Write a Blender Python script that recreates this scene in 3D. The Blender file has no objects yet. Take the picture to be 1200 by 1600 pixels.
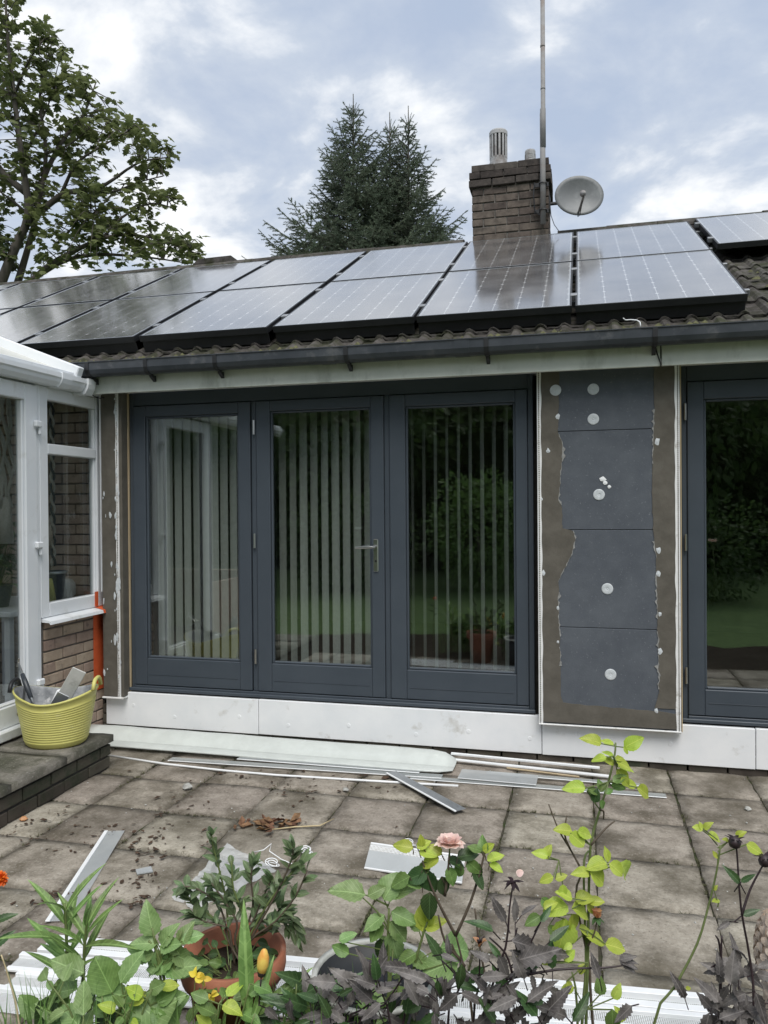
import bpy, math, random
from mathutils import Vector, Matrix, Euler, noise
R = math.radians
rnd = random.Random(7)
scene = bpy.context.scene
col = scene.collection

# ------------------------------------------------------------------ camera
CAM = Vector((0, -5, 1.62)); YAW, PITCH, ROLL = R(14.3), R(-0.4), R(0.45)
FWD = Vector((-math.sin(YAW)*math.cos(PITCH), math.cos(YAW)*math.cos(PITCH), math.sin(PITCH)))
_rt = Vector((math.cos(YAW), math.sin(YAW), 0)); _up = _rt.cross(FWD)
RT = _rt*math.cos(ROLL) - _up*math.sin(ROLL); UP = RT.cross(FWD)
cd = bpy.data.cameras.new('camera'); cam = bpy.data.objects.new('camera', cd); col.objects.link(cam)
cam.matrix_world = Matrix(((RT.x, UP.x, -FWD.x, CAM.x), (RT.y, UP.y, -FWD.y, CAM.y), (RT.z, UP.z, -FWD.z, CAM.z), (0, 0, 0, 1)))
cd.sensor_fit = 'VERTICAL'; cd.sensor_height = 36; cd.lens = 36*1202/1600; cd.clip_end = 2000; cd.clip_start = .05
scene.camera = cam

# ------------------------------------------------------------------ sky and sun
SUN_EL, SUN_AZ = R(56), R(158)          # azimuth measured clockwise from +Y: behind the viewer, a little to the right
world = bpy.data.worlds.new('World'); scene.world = world; world.use_nodes = True
wn = world.node_tree; wn.nodes.clear()
def N(nt, typ, **kw):
    n = nt.nodes.new(typ)
    for k, v in kw.items():
        if k.startswith('i_'): n.inputs[k[2:].replace('_', ' ')].default_value = v
        else: setattr(n, k, v)
    return n
def mth(nt, op, a, b=None, clamp=False):
    n = nt.nodes.new('ShaderNodeMath'); n.operation = op; n.use_clamp = clamp
    for i, x in enumerate((a, b)):
        if x is None: continue
        if isinstance(x, (int, float)): n.inputs[i].default_value = x
        else: nt.links.new(x, n.inputs[i])
    return n.outputs[0]
def ramp(nt, fac, stops):
    n = nt.nodes.new('ShaderNodeValToRGB'); e = n.color_ramp.elements
    while len(e) < len(stops): e.new(.5)
    for k, (p, c) in enumerate(stops):
        e[k].position = p; e[k].color = (*c, 1) if len(c) == 3 else c
    nt.links.new(fac, n.inputs[0]); return n.outputs[0]
def mixc(nt, fac, a, b, blend='MIX'):
    n = nt.nodes.new('ShaderNodeMix'); n.data_type = 'RGBA'; n.blend_type = blend
    if isinstance(fac, (int, float)): n.inputs[0].default_value = fac
    else: nt.links.new(fac, n.inputs[0])
    for s, x in ((6, a), (7, b)):
        if isinstance(x, tuple): n.inputs[s].default_value = (*x, 1)
        else: nt.links.new(x, n.inputs[s])
    return n.outputs[2]
sky = N(wn, 'ShaderNodeTexSky', sky_type='NISHITA', sun_disc=False)
sky.sun_elevation = SUN_EL; sky.sun_rotation = SUN_AZ; sky.air_density = 1.6; sky.dust_density = 2.0
tc = N(wn, 'ShaderNodeTexCoord'); sep = N(wn, 'ShaderNodeSeparateXYZ'); wn.links.new(tc.outputs['Generated'], sep.inputs[0])
zc = mth(wn, 'ADD', mth(wn, 'MAXIMUM', sep.outputs[2], 0.0), .22)
cmb = N(wn, 'ShaderNodeCombineXYZ')
wn.links.new(mth(wn, 'DIVIDE', sep.outputs[0], zc), cmb.inputs[0]); wn.links.new(mth(wn, 'DIVIDE', sep.outputs[1], zc), cmb.inputs[1])
cmb.inputs[2].default_value = 3.7
n1 = N(wn, 'ShaderNodeTexNoise', i_Scale=3.4, i_Detail=10.0, i_Roughness=.56, i_Distortion=.2); wn.links.new(cmb.outputs[0], n1.inputs['Vector'])
n2 = N(wn, 'ShaderNodeTexNoise', i_Scale=.8, i_Detail=3.0, i_Roughness=.5); wn.links.new(cmb.outputs[0], n2.inputs['Vector'])
cover = ramp(wn, mth(wn, 'ADD', mth(wn, 'MULTIPLY', n1.outputs[0], .6), mth(wn, 'MULTIPLY', n2.outputs[0], .5)), [(.38, (0, 0, 0)), (.60, (1, 1, 1))])
shade = ramp(wn, n1.outputs[0], [(.34, (2.5, 2.9, 3.7)), (.50, (3.3, 3.65, 4.2)), (.64, (5.4, 5.5, 5.6))])
thin = mixc(wn, .80, sky.outputs[0], (2.6, 3.0, 3.75))
skyc = mixc(wn, cover, thin, shade)
bg = N(wn, 'ShaderNodeBackground', i_Strength=.1); wn.links.new(skyc, bg.inputs[0])
wo = N(wn, 'ShaderNodeOutputWorld'); wn.links.new(bg.outputs[0], wo.inputs[0])

sd = bpy.data.lights.new('sun', 'SUN'); sd.energy = 1.5; sd.angle = R(35); sd.color = (1, .97, .92)
sun = bpy.data.objects.new('sun', sd); col.objects.link(sun)
_sd = Vector((math.sin(SUN_AZ)*math.cos(SUN_EL), math.cos(SUN_AZ)*math.cos(SUN_EL), math.sin(SUN_EL)))
sun.rotation_euler = _sd.to_track_quat('Z', 'Y').to_euler(); sun.location = (0, -10, 20)
vs = scene.view_settings; vs.view_transform = 'Standard'; vs.look = 'None'; vs.exposure = .95; vs.gamma = 1; vs.use_curve_mapping = False
scene.cycles.max_bounces = 8; scene.cycles.transparent_max_bounces = 24; scene.cycles.transmission_bounces = 6
scene.cycles.caustics_reflective = False; scene.cycles.caustics_refractive = False

# ------------------------------------------------------------------ helpers
def at(px, py, t):                       # point seen at photo pixel (1200x1600) at depth t metres
    return CAM + (FWD + RT*((px-600)/1202) + UP*((800-py)/1202))*t
def gd(px, py, z=0.0):                   # the same on a level plane
    d = FWD + RT*((px-600)/1202) + UP*((800-py)/1202)
    return CAM + d*((z-CAM.z)/d.z)
WL = {}
class MB:
    def __init__(s): s.v = []; s.f = []; s.m = []; s.mi = 0
    def add(s, vs, fs):
        b = len(s.v); s.v += [Vector(p) for p in vs]
        for f in fs: s.f.append([b+i for i in f]); s.m.append(s.mi)
        return s
    def box(s, x0, x1, y0, y1, z0, z1):
        return s.add([(x0,y0,z0),(x1,y0,z0),(x1,y1,z0),(x0,y1,z0),(x0,y0,z1),(x1,y0,z1),(x1,y1,z1),(x0,y1,z1)],
            [(3,2,1,0),(4,5,6,7),(0,1,5,4),(1,2,6,5),(2,3,7,6),(3,0,4,7)])
    def cbox(s, x0, x1, y0, y1, z0, z1, c=.004, M=None):
        lo, hi = (x0,y0,z0), (x1,y1,z1); c = min(c, .45*min(hi[i]-lo[i] for i in range(3))); vs = []; idx = {}
        for sx in (0,1):
            for sy in (0,1):
                for sz in (0,1):
                    sg = (sx,sy,sz)
                    for ax in range(3):
                        p = [ (hi[i] if sg[i] else lo[i]) + (0 if i == ax else (-c if sg[i] else c)) for i in range(3)]
                        idx[(sg,ax)] = len(vs); vs.append(p)
        fs = []
        for ax in range(3):
            a, b = (ax+1) % 3, (ax+2) % 3
            for e in (0,1):
                q = []
                for (u, w) in ((0,0),(1,0),(1,1),(0,1)):
                    g = [0,0,0]; g[ax] = e; g[a] = u; g[b] = w; q.append(idx[(tuple(g),ax)])
                fs.append(q if e else q[::-1])
            for u in (0,1):
                for w in (0,1):
                    g0 = [0,0,0]; g0[a] = u; g0[b] = w; g1 = list(g0); g1[ax] = 1; g0 = tuple(g0); g1 = tuple(g1)
                    q = [idx[(g0,a)], idx[(g1,a)], idx[(g1,b)], idx[(g0,b)]]
                    fs.append(q if (u == w) else q[::-1])
        for sg in [(i,j,k) for i in (0,1) for j in (0,1) for k in (0,1)]:
            q = [idx[(sg,0)], idx[(sg,1)], idx[(sg,2)]]
            fs.append(q if sum(sg) % 2 else q[::-1])
        if M is not None: vs = [M @ Vector(p) for p in vs]
        return s.add(vs, fs)
    def tube(s, pts, rad, n=6, cap=True):
        pts = [Vector(p) for p in pts]
        if isinstance(rad, (int, float)): rad = [rad]*len(pts)
        ref = None; vs = []; fs = []
        for i, p in enumerate(pts):
            d = (pts[min(i+1, len(pts)-1)] - pts[max(i-1, 0)])
            if d.length < 1e-9: d = Vector((0,0,1))
            d.normalize()
            if ref is None: ref = d.orthogonal().normalized()
            ref = (ref - d*ref.dot(d))
            if ref.length < 1e-6: ref = d.orthogonal()
            ref.normalize(); b = d.cross(ref)
            for k in range(n):
                a = 2*math.pi*k/n; vs.append(p + (ref*math.cos(a) + b*math.sin(a))*rad[i])
        for i in range(len(pts)-1):
            for k in range(n):
                k2 = (k+1) % n; fs.append((i*n+k, i*n+k2, (i+1)*n+k2, (i+1)*n+k))
        if cap: fs.append(tuple(range(n))[::-1]); fs.append(tuple((len(pts)-1)*n+k for k in range(n)))
        return s.add(vs, fs)
    def lathe(s, prof, n=24, c=(0,0,0), sx=1, sy=1):
        vs = []; fs = []
        for (r, z) in prof:
            for k in range(n):
                a = 2*math.pi*k/n; vs.append((c[0]+r*sx*math.cos(a), c[1]+r*sy*math.sin(a), c[2]+z))
        for i in range(len(prof)-1):
            for k in range(n):
                k2 = (k+1) % n; fs.append((i*n+k, i*n+k2, (i+1)*n+k2, (i+1)*n+k))
        return s.add(vs, fs)
    def prism(s, poly, axis, a, b):       # extrude a 2-D outline along an axis
        vs = []
        for t in (a, b):
            for (u, w) in poly:
                vs.append({'x': (t,u,w), 'y': (u,t,w), 'z': (u,w,t)}[axis])
        n = len(poly); fs = [(i, (i+1) % n, n+(i+1) % n, n+i) for i in range(n)]
        fs += [tuple(range(n))[::-1], tuple(range(n, 2*n))]
        return s.add(vs, fs)
    def mesh(s, name, mats, smooth=False, origin=None):
        me = bpy.data.meshes.new(name); o = Vector((0,0,0)) if origin is None else origin
        me.from_pydata([p-o for p in s.v], [], s.f)
        for m in (mats if isinstance(mats, (list, tuple)) else [mats]): me.materials.append(m)
        me.polygons.foreach_set('material_index', s.m)
        if smooth: me.polygons.foreach_set('use_smooth', [True]*len(s.f))
        me.update(); return me
    def build(s, name, mats, parent=None, smooth=False, recalc=True, kind=None):
        if parent is None:
            c = Vector(((min(p.x for p in s.v)+max(p.x for p in s.v))/2, (min(p.y for p in s.v)+max(p.y for p in s.v))/2, min(p.z for p in s.v)))
        else: c = sum(s.v, Vector())/len(s.v)
        me = s.mesh(name, mats, smooth, c)
        if recalc:
            import bmesh
            bm = bmesh.new(); bm.from_mesh(me); bmesh.ops.recalc_face_normals(bm, faces=bm.faces); bm.to_mesh(me); bm.free()
        o = bpy.data.objects.new(name, me); col.objects.link(o)
        WL[o.name] = c; o.parent = parent; o.location = c - (WL[parent.name] if parent else Vector())
        if kind: o['kind'] = kind
        return o
def tag(o, label, cat, group=None):
    o['label'] = label; o['category'] = cat
    if group: o['group'] = group
    return o
def thing(name, loc, label, cat, group=None):
    o = bpy.data.objects.new(name, None); o.empty_display_size = .1; col.objects.link(o); o.location = loc; WL[o.name] = Vector(loc)
    return tag(o, label, cat, group)
def inst(me, name, parent, loc, rot=(0,0,0), scale=(1,1,1), M=None):
    o = bpy.data.objects.new(name, me); col.objects.link(o); o.parent = parent
    pw = WL[parent.name] if parent else Vector()
    if M is None: M = Matrix.LocRotScale(Vector(loc), Euler(rot), Vector(scale))
    WL[o.name] = M.to_translation()
    o.matrix_local = Matrix.Translation(-pw) @ M
    return o
def aim(p, d, n, s=1.0, sx=None):        # matrix: local +Y along d, local +Z near n
    d = Vector(d).normalized(); n = Vector(n); n = n - d*n.dot(d)
    if n.length < 1e-4: n = d.orthogonal()
    n.normalize(); x = d.cross(n); sx = sx or s
    return Matrix(((x.x*sx, d.x*s, n.x*s, p[0]), (x.y*sx, d.y*s, n.y*s, p[1]), (x.z*sx, d.z*s, n.z*s, p[2]), (0,0,0,1)))
def jit(a): return rnd.uniform(-a, a)

# ------------------------------------------------------------------ materials
def mat(name, c1, c2=None, scale=6, rough=.6, bump=0, bscale=None, metal=0, spec=.5, detail=7, coord='pos', lo=.35, hi=.65, rand=0, c3=None, s3=2.0, t3=(.5,.62), stretch=None, brough=.6):
    m = bpy.data.materials.new(name); m.use_nodes = True; nt = m.node_tree; p = nt.nodes['Principled BSDF']
    p.inputs['Roughness'].default_value = rough; p.inputs['Metallic'].default_value = metal; p.inputs['Specular IOR Level'].default_value = spec
    if coord == 'pos': src = N(nt, 'ShaderNodeNewGeometry').outputs['Position']
    else: src = N(nt, 'ShaderNodeTexCoord').outputs['Object']
    if stretch:
        mp = N(nt, 'ShaderNodeMapping'); mp.inputs['Scale'].default_value = stretch; nt.links.new(src, mp.inputs[0]); src = mp.outputs[0]
    n = N(nt, 'ShaderNodeTexNoise', i_Scale=scale, i_Detail=detail, i_Roughness=brough); nt.links.new(src, n.inputs['Vector'])
    c = ramp(nt, n.outputs[0], [(lo, c1), (hi, c2 or c1)])
    if c3:
        n3 = N(nt, 'ShaderNodeTexNoise', i_Scale=s3, i_Detail=8.0, i_Roughness=.65); nt.links.new(src, n3.inputs['Vector'])
        c = mixc(nt, ramp(nt, n3.outputs[0], [(t3[0], (0,0,0)), (t3[1], (1,1,1))]), c, c3)
    if rand:
        oi = N(nt, 'ShaderNodeObjectInfo'); hs = N(nt, 'ShaderNodeHueSaturation')
        nt.links.new(mth(nt, 'ADD', mth(nt, 'MULTIPLY', oi.outputs['Random'], 2*rand), 1-rand), hs.inputs['Value'])
        nt.links.new(mth(nt, 'ADD', mth(nt, 'MULTIPLY', oi.outputs['Random'], .03), .485), hs.inputs['Hue'])
        nt.links.new(c, hs.inputs['Color']); c = hs.outputs[0]
    nt.links.new(c, p.inputs['Base Color'])
    if bump:
        nb = N(nt, 'ShaderNodeTexNoise', i_Scale=bscale or scale*4, i_Detail=8.0, i_Roughness=.65); nt.links.new(src, nb.inputs['Vector'])
        b = N(nt, 'ShaderNodeBump', i_Strength=1.0, i_Distance=bump); nt.links.new(nb.outputs[0], b.inputs['Height']); nt.links.new(b.outputs[0], p.inputs['Normal'])
    return m
def leafmat(name, c1, c2, trans=.35, rough=.5, rand=.25, scale=25, veins=0):
    m = mat(name, c1, c2, scale, rough, .001, 60, spec=.35, rand=rand); nt = m.node_tree
    p = nt.nodes['Principled BSDF']; out = nt.nodes['Material Output']
    src = p.inputs['Base Color'].links[0].from_socket
    if veins:
        so = N(nt, 'ShaderNodeSeparateXYZ'); nt.links.new(N(nt, 'ShaderNodeTexCoord').outputs['Object'], so.inputs[0]); ax = mth(nt, 'ABSOLUTE', so.outputs[0])
        rib = mth(nt, 'LESS_THAN', ax, .013); fr_ = mth(nt, 'ABSOLUTE', mth(nt, 'SUBTRACT', mth(nt, 'FRACT', mth(nt, 'SUBTRACT', mth(nt, 'MULTIPLY', so.outputs[1], 8.0), mth(nt, 'MULTIPLY', ax, 9.0))), .5))
        vn = mth(nt, 'MAXIMUM', rib, mth(nt, 'MULTIPLY', mth(nt, 'GREATER_THAN', fr_, .44), .55)); src = mixc(nt, mth(nt, 'MULTIPLY', vn, veins), src, tuple(min(1, x*1.9+.03) for x in c2))
        nz = N(nt, 'ShaderNodeTexNoise', i_Scale=70.0, i_Detail=4.0); nt.links.new(N(nt, 'ShaderNodeNewGeometry').outputs['Position'], nz.inputs['Vector'])
        src = mixc(nt, mth(nt, 'MULTIPLY', ramp(nt, nz.outputs[0], [(.56, (0,0,0)), (.70, (1,1,1))]), .35), src, tuple(x*.5 for x in c1)); nt.links.new(src, p.inputs['Base Color'])
    t = N(nt, 'ShaderNodeBsdfTranslucent'); nt.links.new(src, t.inputs[0])
    mx = N(nt, 'ShaderNodeMixShader'); mx.inputs[0].default_value = trans
    nt.links.new(p.outputs[0], mx.inputs[1]); nt.links.new(t.outputs[0], mx.inputs[2]); nt.links.new(mx.outputs[0], out.inputs[0]); return m
def glassmat(name, tint=(.97,.985,.98), ior=1.75, rough=0.0):
    m = bpy.data.materials.new(name); m.use_nodes = True; nt = m.node_tree; nt.nodes.clear()
    tr = N(nt, 'ShaderNodeBsdfTransparent'); tr.inputs[0].default_value = (*tint, 1)
    gl = N(nt, 'ShaderNodeBsdfGlossy', i_Roughness=rough); gl.inputs[0].default_value = (.95, 1, .98, 1)
    ge = N(nt, 'ShaderNodeNewGeometry'); vd = N(nt, 'ShaderNodeVectorMath', operation='DOT_PRODUCT'); nt.links.new(ge.outputs['Normal'], vd.inputs[0]); nt.links.new(ge.outputs['Incoming'], vd.inputs[1])
    f0 = ((ior-1)/(ior+1))**2; k = mth(nt, 'POWER', mth(nt, 'SUBTRACT', 1.0, mth(nt, 'ABSOLUTE', vd.outputs['Value'])), 5.0)
    fac = mth(nt, 'ADD', mth(nt, 'MULTIPLY', k, 1-f0), f0, True); mx = N(nt, 'ShaderNodeMixShader'); o = N(nt, 'ShaderNodeOutputMaterial')
    nt.links.new(fac, mx.inputs[0]); nt.links.new(tr.outputs[0], mx.inputs[1]); nt.links.new(gl.outputs[0], mx.inputs[2]); nt.links.new(mx.outputs[0], o.inputs[0]); return m
def filmmat(name, c, alpha, rough=.25):  # milky see-through plastic
    m = mat(name, c, tuple(x*.9 for x in c), 9, rough, .002, 30, spec=.6); nt = m.node_tree
    p = nt.nodes['Principled BSDF']; out = nt.nodes['Material Output']; tr = N(nt, 'ShaderNodeBsdfTransparent')
    mx = N(nt, 'ShaderNodeMixShader'); mx.inputs[0].default_value = alpha
    nt.links.new(tr.outputs[0], mx.inputs[1]); nt.links.new(p.outputs[0], mx.inputs[2]); nt.links.new(mx.outputs[0], out.inputs[0]); return m
def netmat(name, c, pitch, hole):        # woven mesh: real holes cut by a grid in the object's own space
    m = mat(name, c, tuple(x*.85 for x in c), 12, .55, coord='obj'); nt = m.node_tree
    p = nt.nodes['Principled BSDF']; out = nt.nodes['Material Output']; tr = N(nt, 'ShaderNodeBsdfTransparent')
    t = N(nt, 'ShaderNodeUVMap'); s = N(nt, 'ShaderNodeSeparateXYZ'); nt.links.new(t.outputs[0], s.inputs[0])
    def edge(o): return mth(nt, 'LESS_THAN', mth(nt, 'ABSOLUTE', mth(nt, 'SUBTRACT', mth(nt, 'FRACT', mth(nt, 'MULTIPLY', o, 1/pitch)), .5)), hole/2)
    h = mth(nt, 'MULTIPLY', edge(s.outputs[0]), edge(s.outputs[1]))
    mx = N(nt, 'ShaderNodeMixShader'); nt.links.new(h, mx.inputs[0]); nt.links.new(p.outputs[0], mx.inputs[1]); nt.links.new(tr.outputs[0], mx.inputs[2]); nt.links.new(mx.outputs[0], out.inputs[0]); return m

M = {}
M['frame'] = mat('anthracite_paint', (.052,.065,.081), (.061,.075,.092), 3, .42, .0004, 90, spec=.4)
M['white_upvc'] = mat('white_upvc', (.74,.77,.80), (.80,.82,.84), 3, .35, c3=(.6,.61,.6), s3=5, t3=(.58,.75))
M['white_board'] = mat('white_board', (.76,.78,.80), (.83,.84,.85), 4, .5, .0006, 40, c3=(.56,.55,.52), s3=7, t3=(.60,.74))
M['fascia'] = mat('fascia_paint', (.60,.63,.57), (.71,.73,.67), 5, .55, .0006, 30, c3=(.36,.38,.33), s3=4, t3=(.52,.72), stretch=(1,1,.5))
M['gutter'] = mat('grey_gutter', (.032,.038,.046), (.055,.062,.072), 6, .4, c3=(.10,.105,.11), s3=9, t3=(.56,.7))
M['black_pl'] = mat('black_plastic', (.012,.013,.015), (.02,.021,.023), 10, .5)
M['render'] = mat('brown_render', (.100,.092,.077), (.135,.124,.105), 9, .9, .0015, 55, spec=.2, c3=(.15,.14,.12), s3=3, t3=(.6,.75))
M['eps'] = mat('grey_eps', (.088,.099,.116), (.112,.125,.143), 6, .9, .0012, 120, spec=.2, c3=(.185,.20,.215), s3=85, t3=(.62,.68))
M['washer'] = mat('white_washer', (.5,.54,.56), (.62,.65,.67), 60, .5)
M['bead'] = mat('white_bead', (.72,.73,.72), (.82,.82,.81), 20, .5, c3=(.42,.4,.36), s3=14, t3=(.58,.7))
M['wood_strip'] = mat('raw_timber', (.42,.33,.2), (.5,.4,.26), 5, .7, stretch=(8,8,1))
M['steel'] = mat('satin_steel', (.55,.55,.54), (.62,.62,.6), 20, .28, metal=1)
M['alu'] = mat('aluminium', (.5,.52,.54), (.62,.64,.66), 8, .4, metal=.9)
M['alu_dull'] = mat('dull_aluminium', (.24,.25,.26), (.34,.35,.36), 8, .55, metal=.6)
M['brick_dark'] = mat('weathered_brick', (.085,.070,.060), (.155,.128,.108), 14, .92, .004, 60, spec=.2, rand=.28, c3=(.05,.043,.038), s3=6, t3=(.5,.68))
M['brick_soot'] = mat('sooty_brick', (.045,.040,.037), (.095,.082,.073), 14, .95, .004, 60, spec=.15, rand=.3)
M['scrape'] = mat('dry_render_edge', (.20,.205,.20), (.33,.33,.32), 40, .9, .001, 90)
M['brick_pale'] = mat('pale_brick', (.30,.225,.175), (.40,.315,.25), 10, .9, .002, 90, spec=.2, rand=.13, c3=(.22,.17,.14), s3=22, t3=(.56,.7))
M['brick_step'] = mat('grimy_brick', (.060,.052,.043), (.105,.092,.076), 10, .95, .004, 50, spec=.15, rand=.2, c3=(.045,.05,.035), s3=5, t3=(.5,.65))
M['mortar'] = mat('mortar', (.15,.138,.122), (.21,.197,.18), 18, .95, .003, 60)
M['mortar_pale'] = mat('mortar_grey', (.13,.115,.10), (.17,.155,.14), 18, .95, .003, 60)
M['mortar_dark'] = mat('mortar_dark', (.035,.034,.03), (.055,.052,.047), 18, .95, .003, 60)
M['slab'] = mat('riven_slab', (.215,.188,.153), (.43,.39,.33), 9, .9, .009, 30, spec=.2, rand=.13, c3=(.155,.135,.105), s3=3.4, t3=(.46,.64), detail=14, lo=.32, hi=.66, brough=.78)
M['slab_step'] = mat('step_slab', (.13,.124,.10), (.25,.235,.20), 7, .9, .005, 34, rand=.1, c3=(.066,.068,.046), s3=4, t3=(.46,.62), detail=12, brough=.72)
def grime(m, half, hx=1.0, hy=1.0, dark=(.085,.075,.055), pale=(.50,.47,.41)):
    """worn paving: pale lichen specks, pits and dirt trodden into the joints"""
    nt = m.node_tree; p = nt.nodes['Principled BSDF']; src = p.inputs['Base Color'].links[0].from_socket
    pos = N(nt, 'ShaderNodeNewGeometry').outputs['Position']; so = N(nt, 'ShaderNodeSeparateXYZ'); nt.links.new(N(nt, 'ShaderNodeTexCoord').outputs['Object'], so.inputs[0])
    e = mth(nt, 'MINIMUM', mth(nt, 'MULTIPLY', mth(nt, 'SUBTRACT', half, mth(nt, 'ABSOLUTE', so.outputs[0])), hx), mth(nt, 'MULTIPLY', mth(nt, 'SUBTRACT', half, mth(nt, 'ABSOLUTE', so.outputs[1])), hy))
    na = N(nt, 'ShaderNodeTexNoise', i_Scale=6.0, i_Detail=9.0, i_Roughness=.75); nt.links.new(pos, na.inputs['Vector'])
    edge = ramp(nt, mth(nt, 'ADD', mth(nt, 'MULTIPLY', e, 7.0), mth(nt, 'MULTIPLY', mth(nt, 'SUBTRACT', na.outputs[0], .44), 2.6)), [(.0, (1,)*3), (.30, (0,)*3)])
    nb_ = N(nt, 'ShaderNodeTexNoise', i_Scale=75.0, i_Detail=5.0, i_Roughness=.7); nt.links.new(pos, nb_.inputs['Vector'])
    nc = N(nt, 'ShaderNodeTexNoise', i_Scale=1.7, i_Detail=6.0, i_Roughness=.6); nt.links.new(pos, nc.inputs['Vector'])
    src = mixc(nt, mth(nt, 'MULTIPLY', ramp(nt, nb_.outputs[0], [(.56, (0,)*3), (.68, (1,)*3)]), .55), src, pale)
    src = mixc(nt, mth(nt, 'MULTIPLY', ramp(nt, nb_.outputs[0], [(.32, (1,)*3), (.43, (0,)*3)]), .7), src, dark)
    src = mixc(nt, mth(nt, 'MULTIPLY', ramp(nt, nc.outputs[0], [(.44, (0,)*3), (.62, (1,)*3)]), .45), src, dark)
    src = mixc(nt, mth(nt, 'MULTIPLY', edge, .55), src, dark); nt.links.new(src, p.inputs['Base Color'])
grime(M['slab'], .2185); grime(M['slab_step'], .5, .54, .444, (.06,.06,.042), (.40,.39,.34))
M['soil'] = mat('soil', (.022,.017,.012), (.05,.04,.03), 14, .98, .012, 40, spec=.1)
M['joint'] = mat('joint_sand', (.045,.042,.032), (.085,.078,.06), 22, .98, .006, 60, spec=.1, c3=(.045,.06,.025), s3=7, t3=(.5,.6))
M['moss'] = leafmat('moss', (.065,.066,.032), (.105,.105,.052), .2, .8, 0, 30)
M['tile'] = mat('concrete_tile', (.048,.044,.040), (.125,.115,.106), 16, .95, .005, 50, spec=.15, rand=.22, c3=(.045,.047,.03), s3=9, t3=(.46,.6), detail=10, brough=.7)
M['tile_moss'] = mat('roof_moss', (.06,.06,.025), (.13,.13,.06), 30, .95, .01, 60)
M['lead'] = mat('ridge_mortar', (.10,.09,.085), (.2,.18,.17), 20, .9, .004, 50)
M['room'] = mat('room_wall', (.22,.22,.21), (.33,.33,.3), 2, .8)
M['carpet'] = mat('carpet', (.12,.10,.08), (.15,.12,.1), 30, .95)
M['slat'] = mat('blind_fabric', (.36,.39,.36), (.40,.43,.40), 30, .75, .0005, 300, rand=.08)
M['glass'] = glassmat('door_glass', ior=2.2)
M['glass_c'] = glassmat('conservatory_glass', (.74,.76,.76), 1.7)
M['orange_tape'] = mat('orange_tape', (.62,.105,.035), (.72,.14,.05), 12, .45)
M['tub'] = mat('yellow_rubber', (.56,.53,.155), (.63,.60,.20), 7, .5, c3=(.60,.59,.42), s3=6, t3=(.60,.72))
M['tub_in'] = mat('tub_residue', (.16,.17,.18), (.36,.37,.38), 16, .7, .002, 40, c3=(.5,.5,.5), s3=12, t3=(.58,.66))
M['grey_blade'] = mat('pale_grey_plastic', (.42,.43,.40), (.55,.55,.52), 8, .5, c3=(.3,.3,.28), s3=9, t3=(.56,.7))
M['terracotta'] = mat('terracotta', (.27,.095,.05), (.36,.14,.08), 7, .8, .001, 60, c3=(.40,.26,.2), s3=5, t3=(.58,.75))
M['mast'] = mat('weathered_mast', (.20,.195,.19), (.29,.285,.28), 6, .7, metal=0, c3=(.22,.19,.17), s3=7, t3=(.5,.66))
M['dish'] = mat('dish_grey', (.15,.158,.16), (.19,.198,.20), 4, .5, c3=(.24,.25,.25), s3=6, t3=(.55,.7))
M['cowl'] = mat('cowl_grey', (.33,.33,.33), (.45,.45,.45), 9, .6, c3=(.22,.2,.19), s3=7, t3=(.5,.65))
M['dark_in'] = mat('dark_inside', (.01,.01,.012), (.016,.016,.018), 10, .8)
M['sleeve'] = filmmat('milky_sleeve', (.70,.74,.71), .86, .25)
M['white_pl'] = mat('white_plastic', (.78,.80,.81), (.84,.85,.86), 9, .4)
M['clear'] = filmmat('clear_strip', (.42,.46,.46), .62, .2)
M['net'] = netmat('white_net', (.80,.82,.82), .0065, .58)
M['net_fine'] = filmmat('fine_net', (.50,.53,.54), .66, .5)
M['bag'] = filmmat('clear_bag', (.72,.75,.76), .45, .12)
M['bark'] = mat('bark', (.065,.056,.046), (.12,.105,.088), 9, .95, .01, 40, stretch=(1,1,.3))
M['maple'] = leafmat('maple_leaf', (.085,.110,.040), (.19,.215,.085), .48, .5, 0, 1.4)
M['spruce'] = leafmat('spruce_needle', (.085,.120,.078), (.160,.200,.130), .35, .6, 0, 2.2)
M['hedge'] = leafmat('hedge_leaf', (.045,.090,.028), (.12,.19,.06), .5, .5, 0, 1.2)
M['lawn'] = mat('lawn', (.05,.095,.02), (.09,.15,.04), 9, .95, .01, 80)
M['stem_green'] = mat('green_stem', (.11,.15,.045), (.16,.20,.07), 30, .6)
M['stem_brown'] = mat('brown_stem', (.07,.052,.036), (.11,.085,.06), 30, .7)
M['stem_dark'] = mat('purple_stem', (.022,.013,.016), (.045,.028,.032), 30, .5)
M['lime'] = leafmat('lime_leaf', (.40,.52,.06), (.52,.62,.12), .4, .4, .16, veins=0.35)
M['green'] = leafmat('green_leaf', (.12,.21,.055), (.21,.33,.10), .35, .4, .22, veins=0.45)
M['pale_green'] = leafmat('pale_green_leaf', (.19,.31,.10), (.30,.43,.18), .35, .4, .18, veins=0.4)
M['deep'] = leafmat('deep_green_leaf', (.035,.075,.025), (.07,.125,.045), .25, .35, .25, veins=0.5)
M['shrub'] = leafmat('shrub_leaf', (.10,.155,.075), (.19,.255,.125), .3, .35, .3, veins=0.4)
M['purple'] = leafmat('purple_leaf', (.092,.083,.080), (.185,.168,.160), .22, .5, .35, veins=0.4)
M['black_petal'] = leafmat('black_petal', (.012,.006,.009), (.025,.012,.016), .1, .5, .2)
M['pink'] = leafmat('pink_petal', (.86,.62,.56), (.92,.76,.69), .35, .5, .07)
M['orange'] = leafmat('orange_petal', (.80,.17,.02), (.9,.27,.04), .3, .5, .15)
M['bud'] = mat('yellow_bud', (.72,.30,.06), (.80,.58,.13), 22, .45, coord='obj', lo=.4, hi=.6)
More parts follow.
